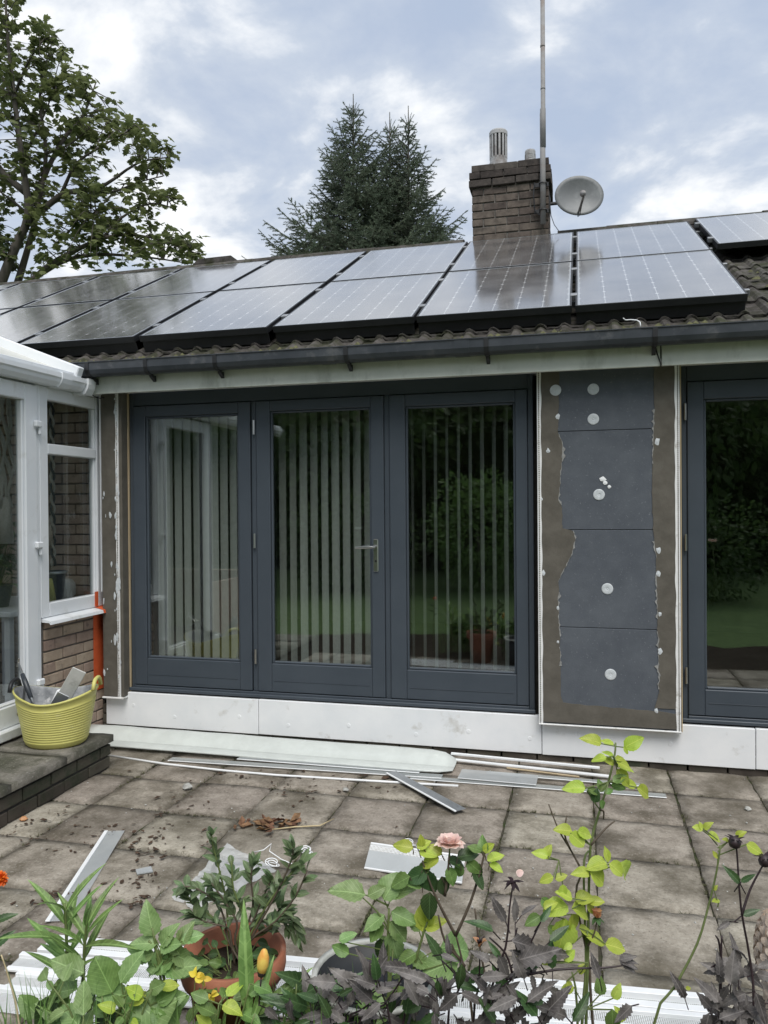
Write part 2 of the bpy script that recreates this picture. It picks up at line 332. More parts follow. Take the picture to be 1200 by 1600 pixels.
M['peach'] = leafmat('peach_petal', (.62,.28,.14), (.70,.40,.24), .3, .5, .1)
M['straw'] = mat('straw', (.45,.36,.2), (.55,.46,.28), 30, .8)
M['dead'] = leafmat('dead_leaf', (.045,.030,.020), (.125,.080,.052), .15, .8, .4)
M['dead_warm'] = leafmat('brown_leaf', (.12,.065,.036), (.30,.165,.095), .2, .8, .4)
M['stone_bit'] = mat('stone_bit', (.3,.3,.28), (.5,.5,.47), 20, .9, .003, 40)
M['yellow_fl'] = leafmat('yellow_petal', (.8,.6,.06), (.85,.68,.12), .3, .5, .1)
M['shell'] = mat('shell_ornament', (.42,.33,.26), (.62,.53,.45), 30, .8, .003, 60)
M['roof_sheet'] = filmmat('polycarbonate', (.70,.70,.64), .90, .4)
M['macrame'] = mat('cotton_cord', (.52,.5,.44), (.62,.6,.55), 60, .95, .003, 120)
# ------------------------------------------------------------------ ground
def struct(o): o['kind'] = 'structure'; return o
b = MB(); b.add([(-60,-60,-.06),(60,-60,-.06),(60,90,-.06),(-60,90,-.06)], [(0,1,2,3)])
struct(b.build('lawn', M['lawn']))
patio = MB().box(-6.4, 3.2, -3.02, .30, -.058, -.016).build('patio', M['joint']); struct(patio)
bed = MB()
nb = 40
vs = []; fs = []
for i in range(nb+1):
    for j in range(11):
        x = -3.2 + 6.2*i/nb; y = -4.5 + 1.46*j/10; z = -.03 + .05*noise.noise((x*2.1, y*2.1, 3)) + (.0 if j in (0, 10) else .035)
        vs.append((x, y, z))
for i in range(nb):
    for j in range(10): fs.append((i*11+j, (i+1)*11+j, (i+1)*11+j+1, i*11+j+1))
bed.add(vs, fs); struct(bed.build('flower_bed', M['soil'], smooth=True))

# riven slabs, 447 mm grid
def slab_mesh(seed, s=.437, th=.045, res=6, amp=.0035):
    b = MB(); vs = []; fs = []; h = s/2
    r = random.Random(seed)
    for i in range(res+1):
        for j in range(res+1):
            x = -h + s*i/res; y = -h + s*j/res; e = min(i, j, res-i, res-j)
            z = amp*1.6*noise.noise((x*7+seed*9, y*7, seed)) - (.007 if e == 0 else 0)
            if e == 0: x += r.uniform(-.004, .003)*(1 if x > 0 else -1); y += r.uniform(-.004, .003)*(1 if y > 0 else -1)
            vs.append((x, y, z))
    for i in range(res):
        for j in range(res): a = i*(res+1)+j; fs.append((a, a+res+1, a+res+2, a+1))
    ring = [i*(res+1) for i in range(res+1)] + [res*(res+1)+j for j in range(1, res+1)] + [i*(res+1)+res for i in range(res-1, -1, -1)] + [j for j in range(res-1, 0, -1)]
    n0 = len(vs)
    for k in ring: vs.append((vs[k][0], vs[k][1], -th))
    n = len(ring)
    for k in range(n): fs.append((ring[k], n0+k, n0+(k+1) % n, ring[(k+1) % n]))
    return b.add(vs, fs)
SM = [slab_mesh(k+1).mesh('paving_slab', M['slab'], True) for k in range(5)]
PIT = .447
for i in range(-13, 8):
    for j in range(-4, 5):
        x = .285 + PIT*i; y = -1.085 - PIT*j
        if y > .25 or y < -2.95: continue
        if x < -3.3 and y > -2.3: pass
        if x < -3.55: continue
        inst(SM[rnd.randrange(5)], 'paving_slab', patio, (x+jit(.003), y+jit(.004), jit(.003)), (jit(.006), jit(.006), math.pi/2*rnd.randrange(4)+jit(.006)))
# moss and grass in the joints
b = MB()
def blade(b, p, h, lean, w=.0022):
    a = rnd.uniform(0, 6.283); d = Vector((math.cos(a), math.sin(a), 0)); t = d.orthogonal().normalized()*w; t.z = 0
    b.add([p-t, p+t, p+d*lean*h+Vector((0,0,h))], [(0,1,2)])
for i in range(-8, 5):
    for k in range(260):
        x = .285+PIT*(i+.5)+rnd.gauss(0, .008); y = rnd.uniform(-2.95, .1)
        if noise.noise((x*1.3, y*2.2, 1.7)) + .45*noise.noise((x*5, y*9, 4)) < (.05 if x > -.3 else -.12): continue
        p = Vector((x, y, -.012))
        for q in range(3): blade(b, p+Vector((jit(.006), jit(.006), 0)), rnd.uniform(.005, .016), 1.6, .0035)
for j in range(-3, 5):
    for k in range(420):
        y = -1.085-PIT*(j-.5)+rnd.gauss(0, .007); x = rnd.uniform(-3.2, 1.2)
        if noise.noise((x*1.9, y*1.3, 7.7)) + .45*noise.noise((x*8, y*5, 4)) < (.12 if x > -.3 else -.02): continue
        p = Vector((x, y, -.012))
        for q in range(3): blade(b, p+Vector((jit(.006), jit(.006), 0)), rnd.uniform(.005, .014), 1.6, .0035)
o = b.build('joint_moss', M['moss'], recalc=False, kind='stuff'); o['label'] = 'low moss and grass growing in the paving joints'; o['category'] = 'moss'

# ------------------------------------------------------------------ bricks
def brick_mesh(m, L=.215, D=.1025, H=.065):
    return MB().cbox(-L/2, L/2, -D/2, D/2, -H/2, H/2, .004).mesh('brick', m)
def course(parent, me, p0, d, length, z, shift, L=.215, joint=.010, jx=.003, D=None, inward=0):
    """one course of stretchers from p0 along unit vector d; ends are cut"""
    d = Vector(d); rot = math.atan2(d.y, d.x); s = -shift
    while s < length-.012:
        a, e = max(s, 0), min(s+L, length)
        if e-a > .03:
            c = Vector(p0) + d*((a+e)/2); c.z = z
            inst(me, 'brick', parent, c + Vector((jit(jx*.5), jit(jx*.5), jit(jx*.4))), (jit(.006), jit(.008), rot+jit(.006)), ((e-a)/L, 1, 1))
        s += L+joint

# ------------------------------------------------------------------ bungalow
house = thing('bungalow', (-1.5, 2.7, -.05), 'single storey house with anthracite glazed doors, insulation being fitted and a tiled roof', 'house')
H = house
W = MB()
W.box(-7.2, -3.20, .085, .30, 0, 2.62)
W.box(-.29, .60, .085, .30, 0, 2.62)
W.box(1.66, 3.4, .085, .30, 0, 2.62)
W.box(-3.20, -.29, .085, .30, 0, .285); W.box(.60, 1.66, .085, .30, 0, .285)
W.box(-3.20, -.29, .085, .30, 2.475, 2.62); W.box(.60, 1.66, .085, .30, 2.475, 2.62)
W.box(-7.2, -6.95, .30, 5.5, 0, 2.62); W.box(3.15, 3.4, .30, 5.5, 0, 2.62); W.box(-7.2, 3.4, 5.5, 5.7, 0, 2.62)
front = W.build('wall', M['mortar_dark'], H)
BD = brick_mesh(M['brick_step']); BP = brick_mesh(M['brick_pale']); BC = brick_mesh(M['brick_dark']); BS = brick_mesh(M['brick_soot'])
for zz, sh in ((.0, 0), (.070, .11), (.145, 0)):
    course(front, BD, (-3.42, .020, 0), (1,0,0), 6.2, zz+.005, sh)
W = MB().box(-3.42, 2.78, .072, .084, -.03, .20); W.build('mortar_bed', M['mortar_dark'], front)
# the room behind the doors
Rm = MB(); Rm.box(-3.6, 3.1, 3.6, 3.7, .25, 2.6); Rm.box(-3.7, -3.6, .31, 3.7, .25, 2.6); Rm.box(3.0, 3.1, .31, 3.6, .25, 2.6); Rm.box(-3.7, 3.1, .31, 3.7, 2.5, 2.6)
Rm.build('interior_wall', M['room'], H)
MB().box(-3.7, 3.1, .31, 3.7, .22, .29).build('interior_floor', M['carpet'], H)

# door set
FZ0, FZ1 = .30, 2.472
def frame_set(x0, x1, mull):
    b = MB(); d0, d1 = 0.0, .082
    b.cbox(x0, x0+.030, d0, d1, FZ0, FZ1, .003); b.cbox(x1-.034, x1, d0, d1, FZ0, FZ1, .003)
    b.cbox(x0+.031, x1-.035, d0-.001, d1, FZ1-.105, FZ1, .003)
    b.cbox(x0+.031, x1-.035, d0-.014, d1, FZ0, FZ0+.032, .003)
    b.cbox(x0-.005, x1+.005, d0-.034, d0-.0145, FZ0-.004, FZ0+.018, .004)
    for m in mull: b.cbox(m-.018, m+.018, d0+.001, d1, FZ0+.033, FZ1-.106, .003)
    return b.build('door_frame', M['frame'], H)
frame_set(-3.19, -.288, (-2.212, -1.252))
frame_set(.602, 1.66, ())
def glazed_door(x0, x1, g, hinge=None, handle=None, label=None):
    gx0, gx1, gz0, gz1 = g; z0, z1 = FZ0+.037, FZ1-.110
    b = MB(); f0, f1 = -.012, .06
    b.cbox(x0, gx0, f0, f1, z0, z1, .004); b.cbox(gx1, x1, f0, f1, z0, z1, .004)
    b.cbox(gx0+.0006, gx1-.0006, f0+.0012, f1, z0, gz0, .004); b.cbox(gx0+.0006, gx1-.0006, f0+.0012, f1, gz1, z1, .004)
    # shallow drip line on the bottom rail
    b.cbox(gx0+.02, gx1-.02, f0-.0015, f0+.001, z0+.075, z0+.079, .0005)
    d = b.build('glazed_door', M['frame'], H)
    if label: d['label'] = label
    q = MB(); w = .014
    for (a0, a1, c0, c1) in ((gx0, gx0+w, gz0, gz1), (gx1-w, gx1, gz0, gz1), (gx0+w, gx1-w, gz0, gz0+w), (gx0+w, gx1-w, gz1-w, gz1)):
        q.cbox(a0-.001, a1+.001, .002, .03, c0-.001, c1+.001, .005)
    q.build('glazing_bead', M['frame'], d)
    MB().box(gx0+.004, gx1-.004, .016, .038, gz0+.004, gz1-.004).build('pane', M['glass'], d)
    MB().box(gx0+.013, gx1-.013, .0165, .0175, gz0+.0135, gz0+.0165).build('spacer_bar', M['alu'], d)
    if hinge is not None:
        for hz in (2.181, 1.388, .579):
            MB().tube([(hinge, f0-.006, hz-.05), (hinge, f0-.006, hz+.05)], .0075, 10).build('hinge', M['steel'], d)
    if handle:
        hb = MB().cbox(-1.345, -1.312, f0-.011, f0-.0005, 1.184, 1.402, .004).build('handle_plate', M['steel'], d)
        pts = [(-1.328, f0-.01, 1.352), (-1.328, f0-.045, 1.352), (-1.338, f0-.056, 1.351), (-1.36, f0-.058, 1.35), (-1.458, f0-.056, 1.346)]
        MB().tube(pts, .0085, 10).build('handle', M['steel'], d)
        MB().tube([(-1.328, f0-.013, 1.255), (-1.328, f0-.008, 1.255)], .008, 10).build('keyhole', M['black_pl'], d)
    return d
glazed_door(-3.158, -2.236, (-3.060, -2.325, .533, 2.285))
glazed_door(-2.190, -1.272, (-2.088, -1.361, .533, 2.290), hinge=-2.205, handle=True)
glazed_door(-1.232, -.324, (-1.124, -.400, .533, 2.285))
glazed_door(.634, 1.624, (.727, 1.52, .495, 2.255), hinge=.622)

# vertical blinds, each a thing of its own
def blind(x0, x1, n, tilt, label, w=.088):
    t = thing('vertical_blind', ((x0+x1)/2, .20, .42), label, 'blind', 'vertical blinds behind the door glass')
    MB().cbox(x0-.03, x1+.03, .175, .225, 2.372, 2.41, .004).build('head_rail', M['white_upvc'], t)
    me = MB()
    me.add([(-w/2, 0, -.94), (0, .006, -.94), (w/2, 0, -.94), (-w/2, 0, .94), (0, .006, .94), (w/2, 0, .94)], [(0,1,4,3), (1,2,5,4)])
    sm = me.mesh('slat', M['slat'], True)
    for k in range(n):
        x = x0 + (x1-x0)*(k+.5)/n
        inst(sm, 'slat', t, (x, .20, 1.428), (0, 0, tilt(k)))
    me2 = MB()
    me2.tube([(x0, .20, .478), (x1, .20, .478)], .0012, 4).build('link_chain', M['white_upvc'], t)
    return t
blind(-3.10, -2.28, 11, lambda k: R(-28)+jit(.08), 'vertical blind behind the left glazed pane with the conservatory mirrored on it')
blind(-2.12, -1.32, 10, lambda k: R(-36)+jit(.07), 'vertical blind behind the middle door with the lever handle')
blind(-1.16, -.36, 10, lambda k: R(-67)+jit(.05), 'vertical blind turned edge-on behind the pane beside the grey insulation')

# white base boards with fixing dimples
for (x0, x1, dz) in ((-3.378, -2.178, 0), (-2.174, -.245, .002), (-.241, 1.00, -.001), (1.004, 2.6, .001)):
    p = MB().cbox(x0, x1, -.045, -.004, .042+dz, .284+dz, .003).build('plinth_board', M['white_board'], H)
    x = x0+.2
    while x < x1-.1:
        c = Vector((x+jit(.05), -.046, .155+jit(.04)))
        q = MB().tube([c+Vector((0,.004,0)), c-Vector((0,.0012,0))], [.016, .012], 12); q.build('screw_cap', M['white_board'], p)
        x += rnd.uniform(.33, .62)

# insulated pier between the doors
PX0, PX1, PZ0, PZ1, PY = -.258, .580, .262, 2.46, -.1
zs = [PZ0+.003, .863, 1.467, 2.077, PZ1]
for k in range(4):
    bd = MB().cbox(PX0+.01, PX1-.01, PY, .083, zs[k]+(.0015 if k else 0), zs[k+1]-.0015, .0025).build('insulation_board', M['eps'], H)
    for (wx, wz) in ((-.143,2.334), (.083,2.331), (.082,2.147), (.113,1.683), (.159,1.106), (.175,.581)):
        if zs[k] < wz < zs[k+1]:
            w = MB(); w.lathe([(.0,.004), (.007,.002), (.009,.0045), (.026,.0045), (.030,.003), (.031,0)], 20)
            for a in range(10):
                an = a*.628; w.tube([(.018*math.cos(an), .018*math.sin(an), .0042), (.018*math.cos(an), .018*math.sin(an), .0052)], .0022, 6)
            me = w.mesh('fixing_washer', M['washer'], False)
            inst(me, 'fixing_washer', bd, (wx, PY-(.0045 if wx < -.1 else .0), wz), (R(90), 0, 0), (1.12, 1.12, 1))
    if k == 2:
        for (wx, wz, s) in ((.135,1.775,.022), (.15,1.755,.014), (.175,1.73,.012)):
            q = MB(); n = 9; q.add([(wx+s*rnd.uniform(.5,1.1)*math.cos(i*6.28/n), PY-.0035, wz+s*rnd.uniform(.5,1.1)*math.sin(i*6.28/n)) for i in range(n)] + [(wx, PY-.006, wz)], [(i, (i+1) % n, n) for i in range(n)])
            q.build('adhesive_blob', M['white_pl'], bd)
# trowelled render bands with ragged inner edges
def ragged(outer, inner, name, y0, th, m):
    b = MB(); n = len(inner); vs = []
    for k in range(n): vs += [(*outer[k], ), (*inner[k], )]
    V3 = [(x, y0-th, z) for (x, z) in vs] + [(x, y0-.0002, z) for (x, z) in vs]; fs = []; o = len(vs)
    for k in range(n-1): fs += [(2*k, 2*k+1, 2*k+3, 2*k+2), (2*k+1, 2*k+1+o, 2*k+3+o, 2*k+3), (2*k, 2*k+2, 2*k+2+o, 2*k+o)]
    b.add(V3, fs); return b.build(name, m, H)
def interp(pts, z):
    for (xa, za), (xb, zb) in zip(pts, pts[1:]):
        if za >= z >= zb: return xa + (xb-xa)*((za-z)/(za-zb) if za != zb else 0)
    return pts[0][0] if z > pts[0][1] else pts[-1][0]
inL = [(-.12,2.46), (-.125,2.214), (-.129,2.075), (-.099,1.99), (-.112,1.83), (-.128,1.658), (-.106,1.60), (-.108,1.475), (-.04,1.462), (-.03,1.40), (-.052,1.31), (-.09,1.24), (-.128,1.16), (-.134,1.021), (-.126,.782), (-.122,.423), (-.11,.40)]
inR = [(.434,2.46), (.436,2.192), (.427,1.961), (.421,1.70), (.424,1.575), (.431,1.40), (.441,1.304), (.447,.957), (.452,.7), (.456,.493), (.43,.39)]
ZZ = [2.455 - (2.455-.39)*k/150 for k in range(151)]
ragged([(PX0+.008, z) for z in ZZ], [(interp(inL, z)+.006*noise.noise((z*18, 2, 0))+.004*noise.noise((z*60, 5, 0)), z) for z in ZZ], 'render_band', PY, .0042, M['render'])
ragged([(PX1-.008, z) for z in ZZ], [(interp(inR, z)+.006*noise.noise((z*18, 9, 0))+.004*noise.noise((z*60, 1, 0)), z) for z in ZZ], 'render_band', PY, .0042, M['render'])
XX = [PX0+.008 + (PX1-PX0-.016)*k/60 for k in range(61)]
ragged([(x, PZ0+.006) for x in XX], [(x, .392-.02*(x+.11)/.5+.008*noise.noise((x*14, 2, 4))) for x in XX], 'render_band', PY, .0038, M['render'])
# pale scraped fringe where the render feathers out
ZF = [2.44 - (2.44-.42)*k/190 for k in range(191)]
def fringe(pts, sgn, sd, z0, z1):
    zz_ = [z for z in ZF if z1 <= z <= z0]
    e0 = [interp(pts, z)+.006*noise.noise((z*18, sd[0], 0))+.004*noise.noise((z*60, sd[1], 0)) for z in zz_]
    ragged([(x-sgn*max(0, .002+.008*noise.noise((z*33, 8, sd[0]))), z) for x, z in zip(e0, zz_)], [(x+sgn*(.0+max(0, .002+.016*noise.noise((z*9, sd[0]+4, 1))+.020*noise.noise((z*46, 3, sd[1])))), z) for x, z in zip(e0, zz_)], 'scraped_edge', PY, .0046, M['scrape'])
for (a_, b_) in ((2.08,1.62), (1.47,1.14), (1.08,.80), (.74,.62)): fringe(inL, 1, (2, 5), a_, b_)
for (a_, b_) in ((2.2,1.86), (1.40,1.28), (1.22,.93), (.86,.50)): fringe(inR, -1, (9, 1), a_, b_)
# smears of white adhesive along the render edge
for (px, pz) in ((-.13,2.17), (-.19,1.96), (.452,2.0), (.457,1.345), (.462,.96), (.463,.735), (-.137,.98), (-.138,.77), (.44,.375), (.455,1.2), (-.235,1.66), (-.225,1.2)):
    n = 10; s = rnd.uniform(.010, .02); q = MB()
    q.add([(px+s*rnd.uniform(.5,1)*math.cos(i*6.28/n), PY-.0044, pz+1.4*s*rnd.uniform(.5,1)*math.sin(i*6.28/n)) for i in range(n)] + [(px, PY-.007, pz)], [(i, (i+1) % n, n) for i in range(n)])
    q.build('adhesive_blob', M['washer'], H)
# perforated corner beads
def bead_x(x, w, z0, z1, y0, side, ragged_edge=True):
    b = MB(); b.cbox(x-.004, x+.004, y0-.004, y0+.03, z0, z1, .0015)
    n = int((z1-z0)/.012); vs = []; fs = []; hole = .0032
    for k in range(n):
        za = z0 + k*.012; zb = za+.012; zm = (za+zb)/2
        wa = w + (.006*noise.noise((za*9, x*7, 1)) if ragged_edge else 0)
        xa, xb = x, x+side*wa
        b.add([(xa, y0-.0058, za), (xb, y0-.0058, za), (xb, y0-.0058, zm-hole), (xa, y0-.0058, zm-hole)], [(0,1,2,3)])
        b.add([(xa, y0-.0058, zm-hole), (xa+side*.004, y0-.0058, zm-hole), (xa+side*.004, y0-.0058, zb), (xa, y0-.0058, zb)], [(0,1,2,3)])
        b.add([(xa+side*.0105, y0-.0058, zm-hole), (xb, y0-.0058, zm-hole), (xb, y0-.0058, zb), (xa+side*.0105, y0-.0058, zb)], [(0,1,2,3)])
    return b.build('corner_bead', M['bead'], H, recalc=False)
bead_x(PX0+.004, .022, PZ0-.01, PZ1, PY, 1); bead_x(PX1-.004, .024, PZ0-.02, PZ1, PY, -1)
MB().cbox(PX0, PX1, PY-.012, PY+.06, PZ0-.012, PZ0-.0045, .002).build('base_bead', M['bead'], H)
MB().cbox(PX1+.0035, PX1+.009, PY+.001, PY+.09, PZ0-.01, PZ1, .001).build('timber_strip', M['wood_strip'], H)
# left pier with its reveal
MB().cbox(-3.362, -3.222, PY, .083, .262, PZ1, .003).build('insulation_board', M['render'], H)
MB().cbox(-3.221, -3.197, PY+.004, .080, .262, PZ1, .003).build('reveal_render', M['render'], H)
bd = bead_x(-3.224, .016, .255, PZ1, PY, -1); bd['label'] = 'perforated corner bead smeared with adhesive'
q = MB()
for k in range(60):
    z = rnd.uniform(.3, 2.42); s = rnd.uniform(.004, .016); x = -3.232 + rnd.gauss(0, .008) if k < 44 else rnd.uniform(-3.35, -3.24); n = 8; h = s*rnd.uniform(1.2, 4)
    q.add([(x+s*rnd.uniform(.4,1)*math.cos(i*6.28/n), PY-.0062-.0003*k/60, z+h*rnd.uniform(.5,1)*math.sin(i*6.28/n)) for i in range(n)] + [(x, PY-.0085, z)], [(i, (i+1) % n, n) for i in range(n)])
o = q.build('adhesive_smear', M['washer'], H, kind='stuff')
MB().cbox(-3.1965, -3.1905, -.022, -.002, .262, PZ1, .001).build('timber_strip', M['wood_strip'], H)
MB().cbox(-3.367, -3.195, PY-.012, .02, .248, .2585, .002).build('base_bead', M['bead'], H)
MB().cbox(-3.3675, -3.3635, PY-.01, PY+.03, 1.02, PZ1, .001).build('edge_trim', M['white_upvc'], H)

# ------------------------------------------------------------------ eaves
def fascia(x0, x1):
    return MB().cbox(x0, x1, -.25, -.228, 2.428, 2.60, .002).build('fascia_board', M['fascia'], H)
fascia(-7.2, -2.372); fascia(-2.368, .458); fascia(.466, 3.4)
MB().cbox(-2.375, -2.362, -.2535, -.2505, 2.424, 2.57, .001).build('fascia_joint_cover', M['fascia'], H)
MB().box(-7.2, 3.4, -.227, .31, 2.462, 2.474).build('soffit', M['white_board'], H)
prof = [(-.262,2.628), (-.262,2.575), (-.275,2.548), (-.30,2.535), (-.335,2.535), (-.360,2.548), (-.372,2.575), (-.374,2.622), (-.380,2.626), (-.380,2.631), (-.368,2.631), (-.366,2.58), (-.355,2.556), (-.333,2.543), (-.30,2.543), (-.28,2.556), (-.270,2.58), (-.269,2.628)]
gut = MB().prism(prof, 'x', -7.2, 3.4).build('gutter', M['gutter'], H)
def offs(p, d):                           # profile grown about the gutter's middle for clips
    cy, cz = -.32, 2.59; return [(cy+(y-cy)*(1+d), cz+(z-cz)*(1+d)) for (y, z) in p[:8]]
for x in (-2.86, -1.55, -.69, .30, 1.3, -3.9):
    ring = offs(prof, .05) + offs(prof, .005)[::-1]
    MB().prism(ring, 'x', x-.045, x+.045).build('gutter_union', M['gutter'], gut)
for x in (-3.28, -2.83, -2.32, -1.42, -.54, .42, 1.35, -4.2):
    br = MB(); ring = offs(prof, .10) + offs(prof, .02)[::-1]; br.prism(ring, 'x', x-.014, x+.014)
    br.prism([(-.262,2.53), (-.252,2.53), (-.252,2.49), (-.30,2.515), (-.31,2.532)], 'x', x-.011, x+.011)
    br.build('gutter_bracket', M['black_pl'], gut)
MB().tube([(.43,-.256,2.545), (.44,-.256,2.50), (.462,-.258,2.432)], .004, 6).build('drip_cable', M['black_pl'], gut)

# ------------------------------------------------------------------ roof
TH = R(27.5); CT, ST = math.cos(TH), math.sin(TH)
def roofp(x, s, n=0): return Vector((x, -.27 + s*CT - n*ST, 2.612 + s*ST + n*CT))
SR = 3.33
rb = MB()
a, c_, d_, e_ = roofp(-7.4, -.02, -.03), roofp(3.6, -.02, -.03), roofp(3.6, SR, -.03), roofp(-7.4, SR, -.03)
rb.add([a, c_, d_, e_, a-Vector((0,0,.02)), c_-Vector((0,0,.02)), d_-Vector((0,0,.05)), e_-Vector((0,0,.05))], [(0,1,2,3), (4,7,6,5), (0,4,5,1), (1,5,6,2), (3,2,6,7), (0,3,7,4)])
yb = 2*d_.y + .27
rb.add([e_+Vector((0,.001,0)), d_+Vector((0,.001,0)), (3.6, yb, a.z), (-7.4, yb, a.z)], [(0,1,2,3)])
for gx in (-7.0, 3.2): rb.add([(gx, -.2, 2.6), (gx, yb-.1, 2.6), (gx, d_.y, d_.z-.06)], [(0,1,2)])
roof = rb.build('roof', M['tile'], H)
# double-roll concrete tile: 300 wide, shared mesh
def tile_mesh(seed):
    r = random.Random(seed); b = MB(); prof = []
    for k in range(17):
        u = k/16; x = -.152 + .304*u
        ph = (u*2) % 1
        z = .026*max(0, math.sin(math.pi*min(1, max(0, (ph-.5)/.46))))**.8 if k < 16 else .0
        prof.append((x, z))
    L = .42; vs = []; fs = []; n = 17
    for (y, th) in ((0, 0), (0, -.016), (L, 0)):
        for (x, z) in prof: vs.append((x+r.uniform(-.001,.001), y+(r.uniform(-.006,.004) if y == 0 and th == 0 else 0), z+th+r.uniform(-.0015,.0015)))
    for k in range(n-1): fs += [(k, k+1, 2*n+k+1, 2*n+k), (n+k+1, n+k, k, k+1)]
    fs = [tuple(f) for f in fs]
    return b.add(vs, fs).mesh('roof_tile', M['tile'], False)
TM = [tile_mesh(k) for k in range(4)]
GA = .335
tiltm = math.atan2(.019, .42)
for i in range(26):
    for j in range(10):
        x = -5.15 + .30*i + (0.0)
        p = roofp(x, -.055 + GA*j, .0)
        inst(TM[rnd.randrange(4)], 'roof_tile', roof, p+Vector((jit(.004), 0, jit(.003))), (TH - tiltm + jit(.01), jit(.012), jit(.008)))
# ridge tiles bedded in mortar
rg = MB()
vs = []; n = 9
for y in (-.225, .225):
    for rr in (.115, .098):
        for k in range(n): a = math.pi*k/(n-1); vs.append((y, rr*math.cos(a)*1.05, rr*math.sin(a)*.78-.03))
fs = []
for k in range(n-1): fs += [(k, k+1, 2*n+k+1, 2*n+k), (n+k+1, n+k, 3*n+k, 3*n+k+1), (k+1, k, n+k, n+k+1), (2*n+k, 2*n+k+1, 3*n+k+1, 3*n+k)]
rgm = rg.add(vs, fs).mesh('ridge_tile', M['tile'], False)
pr_ = roofp(0, SR, .07)
for i in range(24):
    x = -7.2 + .452*i
    if -1.05 < x < -.2: continue
    inst(rgm, 'ridge_tile', roof, (x, pr_.y, pr_.z+jit(.005)), (jit(.02), jit(.008), jit(.01)))
MB().box(-7.4, 3.6, pr_.y-.115, pr_.y+.115, pr_.z-.14, pr_.z-.012).build('ridge_mortar', M['lead'], roof)
# raised ridge vent
v = MB(); v.prism([(-4.05, 0), (-3.98, .055), (-3.6, .06), (-3.52, 0)], 'y', pr_.y-.07, pr_.y+.07)
for p in v.v: p.z += pr_.z+.045
v.build('ridge_vent', M['tile'], roof)
# moss cushions on the eaves course and bare right-hand slope
b = MB()
for k in range(230):
    x = rnd.uniform(-4.3, 1.9)
    s = rnd.uniform(-.06, .16) if x < 1.0 or rnd.random() < .3 else rnd.uniform(-.05, 1.5)
    r0 = rnd.uniform(.006, .02); p = roofp(x, s, .012); n = 6
    b.add([p+Vector((r0*1.5*math.cos(i*1.047)*rnd.uniform(.6,1.2), r0*1.4*math.sin(i*1.047)*rnd.uniform(.6,1.2), r0*.5*math.sin(i*1.047)-.004)) for i in range(n)] + [p+Vector((0, -.003, r0*.75))], [(i, (i+1) % n, n) for i in range(n)])
b.build('roof_moss', M['tile_moss'], roof, smooth=True, kind='stuff')

# ------------------------------------------------------------------ chimney
CX0, CX1, CY0, CY1 = -1.0, -.275, 2.5, 3.06
ch = MB().box(CX0+.012, CX1-.012, CY0+.012, CY1-.012, 3.9, 4.93).build('chimney', M['mortar'], H)
z = 3.99; k = 0
while z < 4.93:
    e = .028 if 4.735 < z < 4.87 else (.006 if z > 4.87 else 0)
    x0, x1, y0, y1 = CX0-e, CX1+e, CY0-e, CY1+e; sh = .1125 if k % 2 else 0
    bm_ = BS if z > 4.70 else BC
    course(ch, bm_, (x0, y0+.05, 0), (1,0,0), x1-x0, z, sh, jx=.006)
    course(ch, bm_, (x1-.05, y0+.108, 0), (0,1,0), y1-y0-.21, z, sh, jx=.006)
    course(ch, bm_, (x0+.05, y0+.108, 0), (0,1,0), y1-y0-.21, z, sh, jx=.006)
    course(ch, bm_, (x0, y1-.05, 0), (1,0,0), x1-x0, z, sh, jx=.006)
    z += .0755; k += 1
fl = MB(); vs = []; fs = []
for i in range(9):
    for j in range(7):
        u, w = i/8, j/6; x = CX0+.02+(CX1-CX0-.04)*u; y = CY0+.02+(CY1-CY0-.04)*w
        vs.append((x, y, 4.93+.05*math.sin(math.pi*u)**.5*math.sin(math.pi*w)**.5+.012*noise.noise((x*14, y*14, 1))))
for i in range(8):
    for j in range(6): fs.append((i*7+j, (i+1)*7+j, (i+1)*7+j+1, i*7+j+1))
fl.add(vs, fs).build('flaunching', M['mortar'], ch)
def cowl(x, y, r, z0, z1, n, slots):
    q = MB(); q.lathe([(r*1.03,0), (r*1.03,.06), (r*.98,.065)], 28, (x, y, z0)); q.lathe([(r*.98, z1-z0-.05), (r*1.03, z1-z0-.045), (r*1.03, z1-z0-.012), (r*.95, z1-z0), (0.001, z1-z0+.002)], 28, (x, y, z0))
    if slots == 'v':
        q.lathe([(r*.97,.06), (r*.97,.11)], 28, (x, y, z0))
        for k in range(n):
            a = 2*math.pi*k/n; c, s = math.cos(a), math.sin(a); w = math.pi*r/n*.50
            Mx = Matrix.Translation((x+c*r*.95, y+s*r*.95, 0)) @ Matrix.Rotation(a, 4, 'Z'); q.cbox(-.004, .004, -w, w, z0+.10, z1-.045, .001, Mx)
    else:
        for k in range(n): zz = .06+(z1-z0-.11)*k/(n-1); q.lathe([(r*.95, zz-.008), (r*1.0, zz), (r*.95, zz+.008)], 24, (x, y, z0))
        for k in range(5):
            a = 2*math.pi*(k+.3)/5; q.cbox(-.004, .004, -.012, .012, z0+.05, z1-.04, .001, Matrix.Translation((x+math.cos(a)*r*.97, y+math.sin(a)*r*.97, 0)) @ Matrix.Rotation(a, 4, 'Z'))
    o = q.build('chimney_cowl', M['cowl'], ch)
    q = MB(); q.lathe([(r*.86,.02), (r*.86, z1-z0-.02)], 20, (x, y, z0)); return o, q.mesh('inner_flue', M['dark_in'], True)
for args in ((-.765, 2.72, .088, 4.96, 5.335, 14, 'v'), (-.455, 2.72, .05, 4.95, 5.11, 4, 'h')):
    o, me = cowl(*args); inst(me, 'inner_flue', ch, (0, 0, 0))
